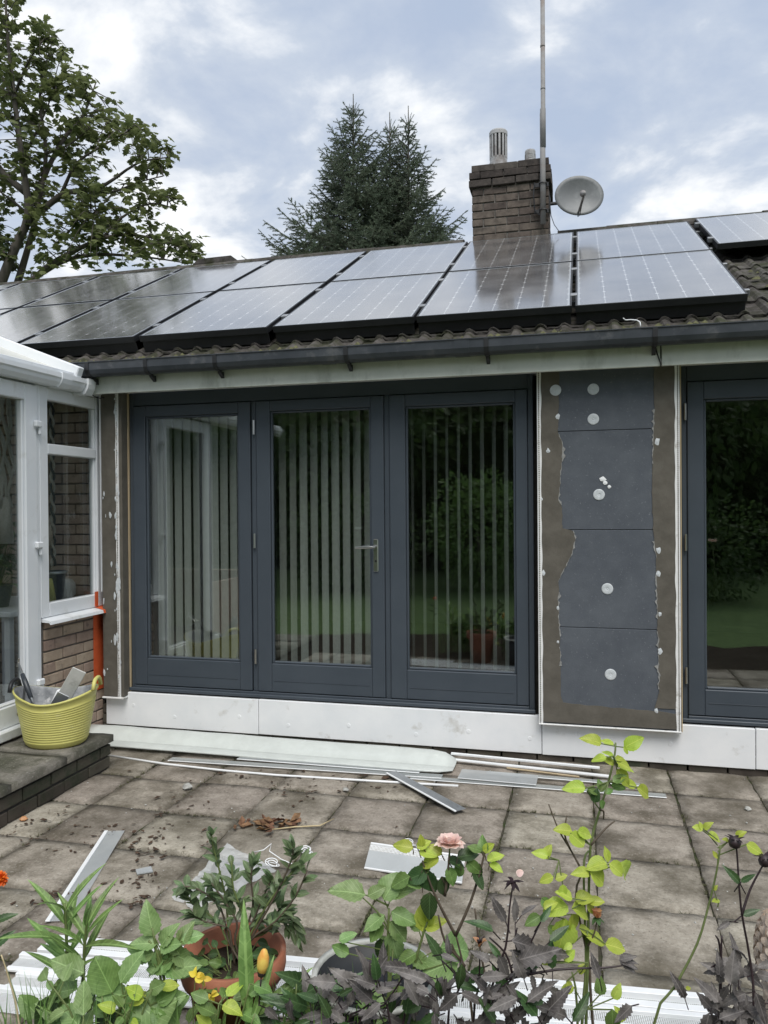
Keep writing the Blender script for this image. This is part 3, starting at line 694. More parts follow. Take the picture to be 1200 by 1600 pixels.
# ------------------------------------------------------------------ mast and dish on the chimney
t = thing('aerial_mast', (-.322, 2.44, 4.30), 'tall grey aerial mast clamped to the front right edge of the chimney', 'mast')
q = MB(); zz = 4.30; r0 = .021
q.tube([(-.322,2.44,4.28), (-.322,2.44,5.32)], .026, 12).build('lower_pole', M['mast'], t, True)
q = MB(); q.tube([(-.318,2.435,5.0), (-.318,2.435,5.36), (-.316,2.435,5.365), (-.312,2.437,7.6)], [.027,.027,.022,.020], 12)
for zc_ in (5.55, 5.95, 6.4, 6.9): q.tube([(-.316,2.436,zc_-.01), (-.316,2.436,zc_+.01)], .0235, 12)
q.build('upper_pole', M['mast'], t, True)
for zc_ in (4.41, 4.66):
    b = MB(); b.cbox(-.405, -.27, 2.462, 2.474, zc_-.02, zc_+.02, .002); b.tube([(-.352,2.47,zc_), (-.352,2.41,zc_), (-.322,2.405,zc_), (-.292,2.41,zc_), (-.292,2.47,zc_)], .006, 6); b.build('bracket', M['black_pl'], t)
b = MB(); b.tube([(-.40,2.45,4.42), (-.41,2.44,4.56), (-.40,2.45,4.68)], .006, 6); b.tube([(-.40,2.45,4.42), (-.36,2.44,4.37), (-.322,2.43,4.36)], .006, 6); b.build('stay', M['black_pl'], t)

t = thing('satellite_dish', (.01, 2.36, 4.42), 'grey satellite dish held off the right side of the chimney', 'dish')
dc = Vector((.012, 2.40, 4.50)); dn = Vector((.22, -.95, .05)).normalized()
dx = Vector((0,0,1)).cross(dn).normalized(); dyv = dn.cross(dx); b = MB(); vs = []; fs = []; nr, na = 6, 36
def dpt(u, v, off=0): rr = u*u+v*v; return dc + dx*(u*.225) + dyv*(v*.185) + dn*(.05*rr - .05 + off)
for i in range(nr+1):
    for k in range(na): a = 2*math.pi*k/na; vs.append(dpt(i/nr*math.cos(a), i/nr*math.sin(a)))
m0 = len(vs)
for k in range(na): a = 2*math.pi*k/na; vs.append(dpt(1.01*math.cos(a), 1.01*math.sin(a), -.016))
for i in range(nr+1):
    for k in range(na): a = 2*math.pi*k/na; vs.append(dpt(i/nr*math.cos(a), i/nr*math.sin(a), -.006))
for i in range(nr):
    for k in range(na): k2 = (k+1) % na; fs += [(i*na+k, i*na+k2, (i+1)*na+k2, (i+1)*na+k)]
    for k in range(na): k2 = (k+1) % na; fs += [(m0+na+i*na+k2, m0+na+i*na+k, m0+na+(i+1)*na+k, m0+na+(i+1)*na+k2)]
for k in range(na): k2 = (k+1) % na; fs += [(nr*na+k, nr*na+k2, m0+k2, m0+k)]
b.add(vs, fs).build('reflector', M['dish'], t, True, recalc=False)
foot = dpt(-.05, -.86, 0); lnb = dc + (CAM-dc).normalized()*.26 + dx*.035 + dyv*.015
b = MB(); b.tube([foot-dn*.02, foot+dn*.03, lnb-dyv*.035], .011, 8).build('feed_arm', M['mast'], t)
b = MB(); ax = (dc-lnb).normalized(); b.tube([lnb-ax*.05, lnb-ax*.01, lnb, lnb+ax*.025, lnb+ax*.03], [.018,.02,.024,.03,.028], 14).build('feed_horn', M['cowl'], t, True)
b = MB(); b.tube([dc-dn*.06, dc-dn*.12, Vector((-.18,2.62,4.53)), Vector((-.272,2.62,4.53))], .016, 8); b.cbox(-.274, -.262, 2.56, 2.68, 4.46, 4.60, .002); b.build('wall_arm', M['black_pl'], t)
b = MB(); b.tube([lnb-dyv*.03, foot+dn*.06-dyv*.05, foot-dyv*.03-dn*.02, dc-dn*.07-dyv*.1], .0035, 5); b.build('cable', M['black_pl'], t); MB().tube([(-.26,2.47,4.5), (-.25,2.46,4.36), (-.22,2.43,4.26), (-.18,2.40,4.19)], .0035, 5).build('cable', M['black_pl'], t)

# ------------------------------------------------------------------ solar panels
def solar_mat():
    m = bpy.data.materials.new('solar_cells'); m.use_nodes = True; nt = m.node_tree; p = nt.nodes['Principled BSDF']
    s = N(nt, 'ShaderNodeSeparateXYZ'); tcn = N(nt, 'ShaderNodeTexCoord'); nt.links.new(tcn.outputs['Object'], s.inputs[0])
    cw = .94/6; chh = 1.395/9
    u = mth(nt, 'DIVIDE', mth(nt, 'ADD', s.outputs[0], .47), cw); v = mth(nt, 'DIVIDE', mth(nt, 'ADD', s.outputs[1], 1.395/2), chh)
    fu = mth(nt, 'ABSOLUTE', mth(nt, 'SUBTRACT', mth(nt, 'FRACT', mth(nt, 'ADD', u, .5)), .5)); fv = mth(nt, 'ABSOLUTE', mth(nt, 'SUBTRACT', mth(nt, 'FRACT', mth(nt, 'ADD', v, .5)), .5))
    colgap = mth(nt, 'LESS_THAN', fu, .018); rowgap = mth(nt, 'LESS_THAN', fv, .008)
    dia = mth(nt, 'LESS_THAN', mth(nt, 'ADD', fu, fv), .085)
    bus = mth(nt, 'LESS_THAN', mth(nt, 'ABSOLUTE', mth(nt, 'SUBTRACT', mth(nt, 'FRACT', mth(nt, 'MULTIPLY', u, 3)), .5)), .014)
    oi = N(nt, 'ShaderNodeObjectInfo'); tn = N(nt, 'ShaderNodeTexWhiteNoise'); cb = N(nt, 'ShaderNodeCombineXYZ')
    nt.links.new(mth(nt, 'FLOOR', u), cb.inputs[0]); nt.links.new(mth(nt, 'FLOOR', v), cb.inputs[1]); nt.links.new(oi.outputs['Random'], cb.inputs[2]); nt.links.new(cb.outputs[0], tn.inputs['Vector'])
    c = mixc(nt, tn.outputs['Value'], (.010,.011,.016), (.020,.020,.026))
    c = mixc(nt, mth(nt, 'MULTIPLY', bus, .16), c, (.5,.5,.5)); c = mixc(nt, mth(nt, 'MULTIPLY', rowgap, .15), c, (.5,.5,.5))
    c = mixc(nt, mth(nt, 'MAXIMUM', mth(nt, 'MULTIPLY', colgap, .55), mth(nt, 'MULTIPLY', dia, .8)), c, (.7,.72,.72))
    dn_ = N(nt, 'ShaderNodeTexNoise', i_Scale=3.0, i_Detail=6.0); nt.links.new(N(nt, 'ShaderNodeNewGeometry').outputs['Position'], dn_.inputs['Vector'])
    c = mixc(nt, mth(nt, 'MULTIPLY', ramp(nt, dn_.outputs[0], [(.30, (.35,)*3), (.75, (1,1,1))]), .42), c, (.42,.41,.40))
    nt.links.new(c, p.inputs['Base Color']); nt.links.new(ramp(nt, dn_.outputs[0], [(.3, (.16,)*3), (.8, (.27,)*3)]), p.inputs['Roughness']); p.inputs['Specular IOR Level'].default_value = 1.0; p.inputs['Coat Weight'].default_value = 1.0; p.inputs['Coat IOR'].default_value = 1.6; p.inputs['Coat Roughness'].default_value = .11; return m
M['solar'] = solar_mat()
PWd, PL = .985, 1.44
fm = MB()
for (x0, x1, y0, y1) in ((-PWd/2, PWd/2, -PL/2, -PL/2+.012), (-PWd/2, PWd/2, PL/2-.012, PL/2), (-PWd/2, -PWd/2+.012, -PL/2+.0122, PL/2-.0122), (PWd/2-.012, PWd/2, -PL/2+.0122, PL/2-.0122)): fm.cbox(x0, x1, y0, y1, -.042, .0015, .001)
fm = fm.mesh('frame', M['alu_dark'] if 'alu_dark' in M else M['black_pl'])
lip = MB()
for (x0, x1, y0, y1) in ((-PWd/2+.0125, PWd/2-.0125, -PL/2+.0125, -PL/2+.020), (-PWd/2+.0125, PWd/2-.0125, PL/2-.020, PL/2-.0125), (-PWd/2+.0125, -PWd/2+.020, -PL/2+.0205, PL/2-.0205), (PWd/2-.020, PWd/2-.0125, -PL/2+.0205, PL/2-.0205)): lip.box(x0, x1, y0, y1, -.004, .0012)
lip = lip.mesh('edge_lip', M['alu'])
lm = MB().box(-PWd/2+.0125, PWd/2-.0125, -PL/2+.0125, PL/2-.0125, -.008, 0).mesh('laminate', M['solar'])
fstrip = MB().cbox(-PWd/2+.004, PWd/2-.004, -PL/2+.02, -PL/2+.026, -.118, -.0425, .001).mesh('front_strip', M['black_pl'])  # plain black strip hanging below a lower-row panel's front edge
cl = MB().cbox(-.022, .022, -.03, .03, -.03, .006, .002).mesh('clamp', M['alu_dull'])
RX = Matrix.Rotation(TH, 4, 'X'); NP = .127; S0 = .285
edges = [.965, -.043, -1.048, -2.075, -3.105, -4.135, -5.165, -6.195]
names = ['nearest the bare tiles on the right', 'second from the right end', 'third from the right end', 'fourth from the right end', 'fifth from the right end', 'sixth from the right end', 'seventh from the right end', 'at the far left end']
for row, (s_, rn) in enumerate(((S0, 'lower'), (S0+PL+.026, 'upper'))):
    for k, xe in enumerate(edges):
        xc = xe-PWd/2; c = roofp(xc, s_+PL/2, NP)
        t = thing('solar_panel', c, f'dark solar panel in the {rn} row, {names[k]}', 'solar panel', 'solar panels on the roof')
        Mx = Matrix.Translation(c) @ RX @ Matrix.Rotation(jit(.002), 4, 'X')
        for me, nm in ((fm, 'frame'), (lip, 'edge_lip'), (lm, 'laminate')): inst(me, nm, t, None, M=Mx)
        if row == 0: inst(fstrip, 'front_strip', t, None, M=Mx)
        for q in (-.42, .42):
            inst(cl, 'clamp', t, None, M=Mx @ Matrix.Translation((-PWd/2-.012, q, 0)))
xc = 1.03+PWd/2; c = roofp(xc, S0+1.60+.67, NP+.012)
t = thing('solar_panel', c, 'separate solar panel high on the roof at the right edge, above bare tiles', 'solar panel', 'solar panels on the roof')
Mx = Matrix.Translation(c) @ RX @ Matrix.Diagonal((1, .93, 1, 1))
for me, nm in ((fm, 'frame'), (lip, 'edge_lip'), (lm, 'laminate')): inst(me, nm, t, None, M=Mx)
for q in (-.42, .42): inst(cl, 'clamp', t, None, M=Mx @ Matrix.Translation((-PWd/2-.012, q, 0)))
for s_, nm, x1 in ((S0+.30, 'lowest', 1.03), (S0+1.14, 'second lowest', 1.03), (S0+PL+.33, 'third lowest', 1.02), (S0+PL+1.16, 'topmost', 2.1)):
    p0, p1 = roofp(-7.2, s_, NP-.0625), roofp(x1, s_, NP-.0625); b = MB()
    Mx = Matrix.Translation((p0+p1)/2) @ RX; L = (p1-p0).length/2
    b.cbox(-L, L, -.018, .018, -.019, .019, .002, Mx); r_ = b.build('mounting_rail', M['alu_dull'])
    tag(r_, f'aluminium mounting rail, {nm} under the solar panels, its end poking out over the tiles', 'rail', 'solar panel rails')
b = MB(); b.tube([(.25,-.33,2.70), (.262,-.30,2.695), (.29,-.325,2.69), (.325,-.335,2.682), (.34,-.345,2.668), (.342,-.36,2.64)], .0035, 6)
tag(b.build('loose_wire', M['white_pl'], smooth=True), 'short white wire curling over the gutter edge', 'wire')

# ------------------------------------------------------------------ conservatory
CXF = -3.42
cons = thing('conservatory', (-4.6, -1.6, .0), 'white framed conservatory with brick dwarf wall at the left edge', 'conservatory')
K = cons
wl = MB().box(CXF-.11, CXF-.012, -.66, .02, 0, .88).build('dwarf_wall', M['mortar_pale'], K)
z = .035; k = 0
while z < .88:
    course(wl, BP, (CXF-.051, -.655, 0), (0,1,0), .66, z, .1125 if k % 2 else .03); z += .0755; k += 1
MB().box(-6.2, CXF-.12, -.8, -.02, 0, .05).build('dwarf_wall_back', M['mortar_pale'], K)
sl = MB().prism([(CXF-.10, .905), (CXF+.005, .905), (CXF+.078, .888), (CXF+.084, .868), (CXF+.074, .866), (CXF+.066, .878), (CXF-.10, .886)], 'y', -.69, .03).build('window_sill', M['white_upvc'], K)
def bars(name, lst, parent, m=None):
    b = MB()
    for (y0, y1, z0, z1, x0, x1) in lst: b.cbox(x0, x1, y0, y1, z0, z1, .006)
    return b.build(name, m or M['white_upvc'], parent)
X0, X1 = CXF-.055, CXF+.012
win = bars('window', [(-.615, -.09, .907, 1.00, X0, X1), (-.615, -.09, 2.345, 2.43, X0, X1-.001), (-.615, -.09, 1.985, 2.055, X0, X1), (-.70, -.6155, .907, 2.43, X0, X1+.002), (-.0895, -.02, .907, 2.43, X0, X1+.002)], K)
[bars('glazing_bead', [q_], win) for q_ in [(-.615, -.60, 1.0, 1.985, X0+.02, X1-.012), (-.105, -.09, 1.0, 1.985, X0+.02, X1-.012), (-.615, -.60, 2.055, 2.345, X0+.02, X1-.012), (-.105, -.09, 2.055, 2.345, X0+.02, X1-.012)]]
MB().box(CXF-.03, CXF-.018, -.612, -.092, 1.003, 1.982).build('pane', M['glass_c'], win)
MB().box(CXF-.03, CXF-.018, -.612, -.092, 2.058, 2.342).build('pane', M['glass_c'], win)
bars('head_beam', [(-3.2, -.02, 2.431, 2.50, X0-.02, X1+.004)], K)
bars('corner_cover', [(-.0195, .02, .907, 2.43, CXF-.05, CXF+.006)], K)
# glazed door, hinged on the window post
DX0, DX1 = CXF-.05, CXF+.026
bars('door_post', [(-.735, -.7005, .23, 2.43, X0, X1+.004)], K)
dr = bars('door', [(-.845, -.738, .285, 2.42, DX0, DX1), (-1.62, -1.515, .285, 2.42, DX0, DX1), (-1.5145, -.8455, 2.315, 2.42, DX0, DX1-.001), (-1.5145, -.8455, .285, .415, DX0, DX1-.001)], K)
[bars('glazing_bead', [q_], dr) for q_ in [(-.862, -.8455, .4155, 2.3145, DX0+.02, DX1-.014), (-1.5145, -1.50, .4155, 2.3145, DX0+.02, DX1-.014), (-1.4995, -.8625, .4155, .432, DX0+.02, DX1-.014)]]
MB().box(CXF-.03, CXF-.018, -1.512, -.848, .418, 2.312).build('pane', M['glass_c'], dr)
for hz in (2.165, 1.385, .50):
    b = MB(); b.cbox(DX1+.0005, DX1+.028, -.775, -.715, hz-.016, hz+.026, .007); b.cbox(DX1+.001, DX1+.02, -.735, -.715, hz-.06, hz-.017, .004); b.build('hinge', M['white_upvc'], dr)
b = MB(); b.cbox(DX0+.02, CXF+.07, -1.7, -.70, .225, .284, .006); b.build('threshold', M['white_upvc'], K)
b = MB(); b.tube([(DX1-.001, -.93, .35), (DX1+.004, -.93, .35)], .016, 12); b.build('drain_plug', M['brick_dark'], dr)
bars('door_post', [(-1.66, -1.625, .23, 2.43, X0, X1+.004)], K)
bars('frame_post', [(-3.2, -3.1, 0, 2.43, X0, X1), (-2.45, -2.38, 0, 2.43, X0, X1)], K)
MB().box(X0, CXF, -3.1, -1.665, 0, .9).build('dwarf_wall', M['brick_pale'], K)
# gutter, roof edge bar and sheet
gp = [(CXF+.02, 2.512), (CXF+.02, 2.45), (CXF+.035, 2.43), (CXF+.09, 2.43), (CXF+.112, 2.455), (CXF+.118, 2.475), (CXF+.13, 2.485), (CXF+.13, 2.515), (CXF+.118, 2.515), (CXF+.106, 2.47), (CXF+.085, 2.44), (CXF+.04, 2.44), (CXF+.03, 2.455), (CXF+.028, 2.512)]
gt = MB().prism(gp, 'y', -3.2, -.36).build('gutter', M['white_upvc'], K)
MB().prism([(CXF+.015, 2.518), (CXF+.015, 2.425), (CXF+.10, 2.422), (CXF+.124, 2.45), (CXF+.136, 2.48), (CXF+.136, 2.52)], 'y', -.62, -.52).build('gutter_union', M['white_upvc'], gt)
MB().prism([(CXF+.012, 2.52), (CXF+.012, 2.415), (CXF+.11, 2.412), (CXF+.134, 2.45), (CXF+.142, 2.48), (CXF+.142, 2.52)], 'y', -.355, -.275).build('gutter_outlet', M['white_upvc'], gt)
MB().cbox(CXF-.02, CXF+.10, -.2745, -.13, 2.436, 2.522, .01).build('gutter_stop_end', M['white_upvc'], gt)
sl22 = math.tan(R(21))
def crp(x, dz=0): return 2.53 + (CXF+.10-x)*sl22 + dz
b = MB(); xa, xb = CXF+.10, -5.6
b.add([(xa,-3.2,crp(xa)), (xa,-.46,crp(xa)), (xb,-.46,crp(xb)), (xb,-3.2,crp(xb)), (xa,-3.2,crp(xa,-.02)), (xa,-.46,crp(xa,-.02)), (xb,-.46,crp(xb,-.02)), (xb,-3.2,crp(xb,-.02))], [(0,1,2,3), (7,6,5,4), (0,4,5,1), (1,5,6,2), (3,2,6,7), (0,3,7,4)])
b.build('roof_sheet', M['roof_sheet'] if 'roof_sheet' in M else M['white_board'], K)
b = MB(); L = (xa-xb)/math.cos(R(21)); Mx = Matrix.Translation((xa, -.43, crp(xa)+.02)) @ Matrix.Rotation(R(21), 4, 'Y')
b.cbox(-L, .03, -.03, .03, -.03, .045, .006, Mx); b.build('roof_bar', M['white_upvc'], K)
b = MB(); Mx2 = Matrix.Translation((xa, -1.75, crp(xa)+.012)) @ Matrix.Rotation(R(21), 4, 'Y'); b.cbox(-L, .02, -.028, .028, -.005, .03, .006, Mx2); b.build('roof_bar', M['white_upvc'], K)
b = MB(); b.cbox(xa-.002, xa+.012, -3.2, -.47, crp(xa)-.024, crp(xa)+.012, .003); b.build('eaves_trim', M['white_upvc'], K)
MB().tube([(CXF+.06,-.20,2.432), (CXF+.07,-.17,2.418), (CXF+.08,-.13,2.416), (CXF+.09,-.09,2.425)], .004, 6).build('loose_cable', M['black_pl'], K)
# inside: floor, house brick wall, table and clutter
MB().box(-6.4, CXF-.12, -3.2, .06, .05, .22).build('floor', M['carpet'], K)
b = MB(); b.box(-6.3, -6.2, -3.2, .06, .22, 1.0); b.box(-6.3, CXF-.12, -3.25, -3.15, .22, .9); b.build('far_wall', M['brick_pale'], K)
bw = MB().box(-6.2, CXF-.06, .062, .084, .2, 2.62).build('house_brickwork', M['mortar_pale'], K)
z = .26; k = 0
while z < 2.5:
    course(bw, BP, (-5.2, .020, 0), (1,0,0), 1.70, z, .1125 if k % 2 else 0); z += .0755; k += 1
tb = thing('side_table', (-3.85, -.45, .22), 'white side table inside the conservatory behind the glass door', 'table')
MB().cbox(-4.25, -3.52, -.85, -.04, .93, .965, .005).build('table_top', M['white_upvc'], tb)
for (x, y) in ((-4.2,-.8), (-3.57,-.8), (-4.2,-.09), (-3.57,-.09)): MB().cbox(x-.022, x+.022, y-.022, y+.022, .2205, .93, .003).build('leg', M['white_upvc'], tb)
pt = thing('flower_pot', (-3.62, -.30, .966), 'dark bucket on the table inside the conservatory window', 'pot')
MB().lathe([(.055,0), (.085,.20), (.092,.20), (.092,.215), (.082,.215), (.06,.02), (0.001,.02)], 20, (-3.62,-.30,.966)).build('pot_body', M['gutter'], pt, True)
MB().lathe([(.093,.2), (.096,.207), (.093,.217)], 20, (-3.62,-.30,.966)).build('rim', M['alu'], pt, True)
b = MB(); c0 = Vector((-3.545, -.42, .968)); b.tube([c0+Vector((0,.02,.0)), c0+Vector((.0,.0,.1)), c0+Vector((.01,-.03,.17))], [.022,.02,.018], 8); tag(b.build('yellow_bottle', M['tub'], smooth=True), 'small yellow tool handle behind the conservatory window', 'tool')
b = MB(); b.cbox(-3.86, -3.60, -.19, -.05, 1.0, 1.14, .03); o_ = b
for p in o_.v: p.z -= .034; 
tag(b.build('cushion', M['grey_blade'], smooth=True), 'pale folded cloth on the table inside the conservatory', 'cloth')
mc = thing('macrame_hanger', (-3.62, -.76, 1.40), 'cream knotted cord hanger seen through the conservatory door', 'hanger')
for k in range(5):
    y = -.76+.026*(k-2); pts = [(-3.62+jit(.01), y*1.0+(-.0), 2.35)] + [(-3.62+.015*math.sin(j*2+k), y+.02*math.sin(j*1.3+k*2), 2.35-.09*j) for j in range(1, 9)]
    MB().tube(pts, [.010+.004*math.sin(j*2.3+k) for j in range(9)], 6).build('cord', M['macrame'], mc, True)
MB().tube([(-3.62,-.76,1.70), (-3.62,-.76,1.64), (-3.62,-.76,1.40)], [.018,.032,.05], 10).build('tassel', M['macrame'], mc, True)
MB().tube([(-3.62,-.94,2.352), (-3.62,-.58,2.352)], .012, 8).build('rod', M['wood_strip'], mc)
MB().tube([(-3.62,-.77,2.36), (-3.62,-.77,2.56)], .004, 5).build('hanging_loop', M['macrame'], mc)
tw = thing('twisted_garland', (-3.63, -.285, 1.18), 'dark twisted hanging cord behind the conservatory window', 'garland')
for ph in (0, math.pi):
    MB().tube([(-3.63+.012*math.cos(j*.9+ph), -.285+.012*math.sin(j*.9+ph), 2.56-.022*j) for j in range(62)], .009, 6).build('strand', M['gutter'] if ph else M['macrame'], tw, True)
hb = thing('hanging_bag', (-3.64, -.36, 1.36), 'pale green hanging bag behind the conservatory window', 'bag')
MB().lathe([(.001,0), (.045,.01), (.055,.08), (.03,.22), (.012,.40), (.008,1.20)], 14, (-3.64,-.36,1.36)).build('bag_body', M['shell'], hb, True)
# orange masking tape
b = MB(); b.cbox(CXF+.0025, CXF+.0045, -.135, -.003, .30, .874, .0005); b.cbox(CXF+.013, CXF+.0155, -.128, -.088, .915, 1.02, .0005); b.add([(CXF-.02,-.125,.9075), (CXF+.008,-.125,.9075), (CXF+.080,-.125,.8905), (CXF+.0865,-.125,.867), (CXF+.0865,-.002,.867), (CXF+.080,-.002,.8905), (CXF+.008,-.002,.9075), (CXF-.02,-.002,.9075)], [(0,1,6,7), (1,2,5,6), (2,3,4,5)])
tag(b.build('masking_tape', M['orange_tape'], recalc=False), 'orange masking tape stuck over the sill end and down the brick corner', 'tape')

# ------------------------------------------------------------------ raised step
st = thing('garden_step', (-3.14, -2.0, 0), 'low brick step topped with mossy slabs under the yellow tub', 'step')
SX, SY = -2.862, -.765
MB().box(-3.40, SX-.105, -3.0, SY-.105, -.016, .166).build('step_core', M['mortar_dark'], st)
MB().box(SX-.1045, SX-.012, -3.0, SY-.012, -.016, .165).build('mortar_bed', M['mortar_dark'], st)
for k, zc_ in enumerate((.034, .113)):
    course(st, BD, (SX-.05, -3.0, 0), (0,1,0), 3.0+SY, zc_+.002, .1125 if k else 0, jx=.006)
    course(st, BD, (SX-.11, SY-.05, 0), (-1,0,0), .42, zc_+.002, .1125 if k else .05, jx=.006)
SSM = [slab_mesh(k+11, 1.0, .05, 7, .004) for k in range(2)]
SSM = [q.mesh('step_slab', M['slab_step'], True) for q in SSM]
y = SY+.012
for k in range(5):
    inst(SSM[k % 2], 'step_slab', st, (-3.115, y-.225, .214), (0, 0, 0), (.54, .444, 1)); y -= .448

# ------------------------------------------------------------------ yellow tub with tools
TX, TY, TZ = -3.07, -1.0, .2155
tub = thing('flexible_tub', (TX, TY, TZ), 'yellow flexible rubber tub of tools standing on the step', 'tub')
prof = [(.001,.0), (.165,.0), (.178,.012)]
for k in range(15):
    z = .03+.0155*k; r_ = .180+.052*(z/.30); prof += [(r_, z), (r_+.0022, z+.004), (r_+.0022, z+.009), (r_, z+.0125)]
prof += [(.226,.275), (.232,.30), (.238,.305), (.238,.318), (.230,.318), (.224,.30), (.17,.02), (.001,.018)]
b = MB(); b.lathe(prof, 44, (TX,TY,TZ), 1.0, .92)
for p in b.v:                             # soft tub: rim sags between the handles, ends drawn up
    h = max(0, (p.z-TZ)/.318); a = math.atan2(p.y-TY, p.x-TX); p.z += h*h*(.028*math.cos(2*(a-.35))-.012)
    p.x += h*.012*math.cos(2*(a-.35))*math.copysign(1, p.x-TX)
b.mi = 0; b.m = [1 if 1 and k >= (len(prof)-4)*44 else 0 for k in range(len(b.f))]
b.build('tub_body', [M['tub'], M['tub_in']], tub, True, recalc=False)
for sgn in (1, -1):
    a = .35 + (0 if sgn == 1 else math.pi); c, s = math.cos(a), math.sin(a); tx, ty = -s, c; rr = .238
    pts = []
    for j in range(9):
        u = -1+2*j/8; pts.append((TX+c*(rr+.004)+tx*.085*u, TY+s*(rr-.01)+ty*.085*u, TZ+.325+.055*(1-u**4)))
    MB().tube(pts, [.012]*9, 8).build('handle', M['tub'] if sgn == 1 else M['black_pl'], tub, True)
def rot_to(d, twist=0): return Vector(d).to_track_quat('Z', 'Y').to_matrix().to_4x4() @ Matrix.Rotation(twist, 4, 'Z')
b = MB(); Mx = aim(Vector((TX-.03, TY-.07, TZ+.08)), (.52,.05,.85), CAM-Vector((TX, TY, .6))); b.cbox(-.042, .042, 0, .44, -.004, .004, .003, Mx)
tag(b.build('spatula', M['grey_blade']), 'pale grey plastering blade leaning out of the yellow tub', 'spatula')
b = MB(); Mx = aim(Vector((TX-.05, TY-.11, TZ+.05)), (.42,.0,.62), CAM-Vector((TX, TY, .6))); b.cbox(-.035, .035, 0, .33, -.003, .003, .002, Mx)
tag(b.build('filling_knife', M['alu']), 'metal filling knife lying low in the yellow tub', 'knife')
b = MB(); c0 = Vector((TX-.08, TY-.02, TZ+.06)); d = Vector((.30,.05,.62)).normalized(); b.tube([c0, c0+d*.27, c0+d*.275, c0+d*.29], [.030,.030,.026,.012], 14)
tag(b.build('sealant_tube', M['white_pl'], smooth=True), 'whitish sealant tube in the middle of the yellow tub', 'tube')
cg = thing('caulking_gun', (TX-.12, TY-.08, TZ+.25), 'dark caulking gun poking out over the left rim of the tub', 'tool')
A, B = Vector((TX-.24, TY-.03, TZ+.47)), Vector((TX-.05, TY-.13, TZ+.24))
MB().tube([A, A.lerp(B,.5), B], [.007,.009,.008], 8).build('rod', M['steel'], cg, True)
MB().tube([A.lerp(B,.25), A.lerp(B,.45), A.lerp(B,.8)], [.012,.016,.013], 10).build('body', M['gutter'], cg, True)
MB().tube([A.lerp(B,.3), A.lerp(B,.3)+Vector((.01,.01,-.05)), A.lerp(B,.5)+Vector((-.02,.0,-.10))], [.009,.011,.008], 8).build('trigger', M['steel'], cg, True)
MB().tube([A+Vector((-.01,0,-.02)), A+Vector((.005,.0,.03))], .006, 6).build('hook', M['steel'], cg)
b = MB()
for k in range(7):
    c0 = Vector((TX+jit(.1), TY+jit(.1), TZ+.06+.012*k)); b.cbox(-.05, .05, -.035, .035, -.012, .012, .006, Matrix.Translation(c0) @ Euler((jit(.5), jit(.5), jit(3))).to_matrix().to_4x4())
tag(b.build('plaster_rubble', M['tub_in'], kind='stuff'), 'grey plaster lumps at the bottom of the yellow tub', 'rubble')
# ------------------------------------------------------------------ trims and rubbish on the patio
def uvquad(name, m, parent, P, z, nx=1):
    """thin rectangle given by four ground corners, with metric UVs"""
    a, b_, c, d = [Vector((p[0], p[1], z if len(p) < 3 else p[2])) for p in P]
    vs = []; fs = []; uv = []; L = (b_-a).length; Wd = (d-a).length; n = max(nx, 1)
    for i in range(n+1):
        u = i/n; vs += [a.lerp(b_, u), d.lerp(c, u)]; uv += [(u*L, 0), (u*L, Wd)]
    for i in range(n): fs.append((2*i, 2*i+2, 2*i+3, 2*i+1))
    ctr = sum(vs, Vector())/len(vs); me = bpy.data.meshes.new(name); me.from_pydata([v-ctr for v in vs], [], fs); me.materials.append(m)
    ul = me.uv_layers.new(name='UVMap')
    for lp in me.loops: ul.data[lp.index].uv = uv[lp.vertex_index]
    o = bpy.data.objects.new(name, me); col.objects.link(o); o.parent = parent; WL[o.name] = ctr; o.location = ctr-(WL[parent.name] if parent else Vector()); return o
GB = 'plastic beads and trims left on the patio'
def bead_strip(p0, p1, w, label, web='net', edge=.014, z=.007, side=1, eh=.010, both=False, web2=None, name='mesh_bead', cat='trim'):
    p0, p1 = Vector((*p0, 0)), Vector((*p1, 0)); d = (p1-p0).normalized(); n = Vector((-d.y, d.x, 0))*side
    t = thing(name, ((p0+p1)/2)+Vector((0,0,z)), label, cat, GB)
    if web:
        a, b_ = p0+n*edge*.5, p1+n*edge*.5; c, e = b_+n*(w-edge), a+n*(w-edge)
        uvquad('mesh_web', M[web], t, [(q.x, q.y) for q in (a, b_, c, e)], z+.0015)
    L = (p1-p0).length; ang = math.atan2(d.y, d.x)
    Mx = Matrix.Translation(p0.lerp(p1, .5)+Vector((0,0,z))) @ Matrix.Rotation(ang, 4, 'Z')
    MB().cbox(-L/2, L/2, (-edge/2), edge/2, -.0008, eh, .0015, Mx).build('edge', M['white_pl'], t)
    if both:
        MB().cbox(-L/2, L/2, side*(w-edge)-edge/2, side*(w-edge)+edge/2, -.0008, eh*.6, .0015, Mx).build('edge', M['white_pl'], t)
    return t
g2 = lambda x, y: tuple(gd(x, y)[:2])
# milky sleeve of trims along the wall
b = MB(); n = 34; sec = [(-.01,.004), (.0,.014), (.05,.019), (.085,.016), (.105,.008), (.118,.010), (.14,.036), (.18,.060), (.225,.070), (.27,.058), (.30,.032), (.325,.004)]
vs = []; fs = []; m = len(sec)
for i in range(n+1):
    u = i/n; x = -3.40+2.64*u; yb_ = -.418+.012*noise.noise((x*1.4, 0, 0))-.02*u
    k = 1.0 if u < .93 else max(.12, math.sqrt(max(0, 1-((u-.93)/.072)**2))); wv = 1+.05*noise.noise((x*2.3, 5, 0))
    for (dy, dz) in sec: vs.append((x, yb_+dy*wv*(.55+.45*k)+.08*(1-k), .009+dz*k*(1+.12*noise.noise((x*3, dy*20, 1)))))
for i in range(n):
    for j in range(m-1): fs.append((i*m+j, (i+1)*m+j, (i+1)*m+j+1, i*m+j+1))
    fs.append((i*m+m-1, (i+1)*m+m-1, (i+1)*m, i*m))
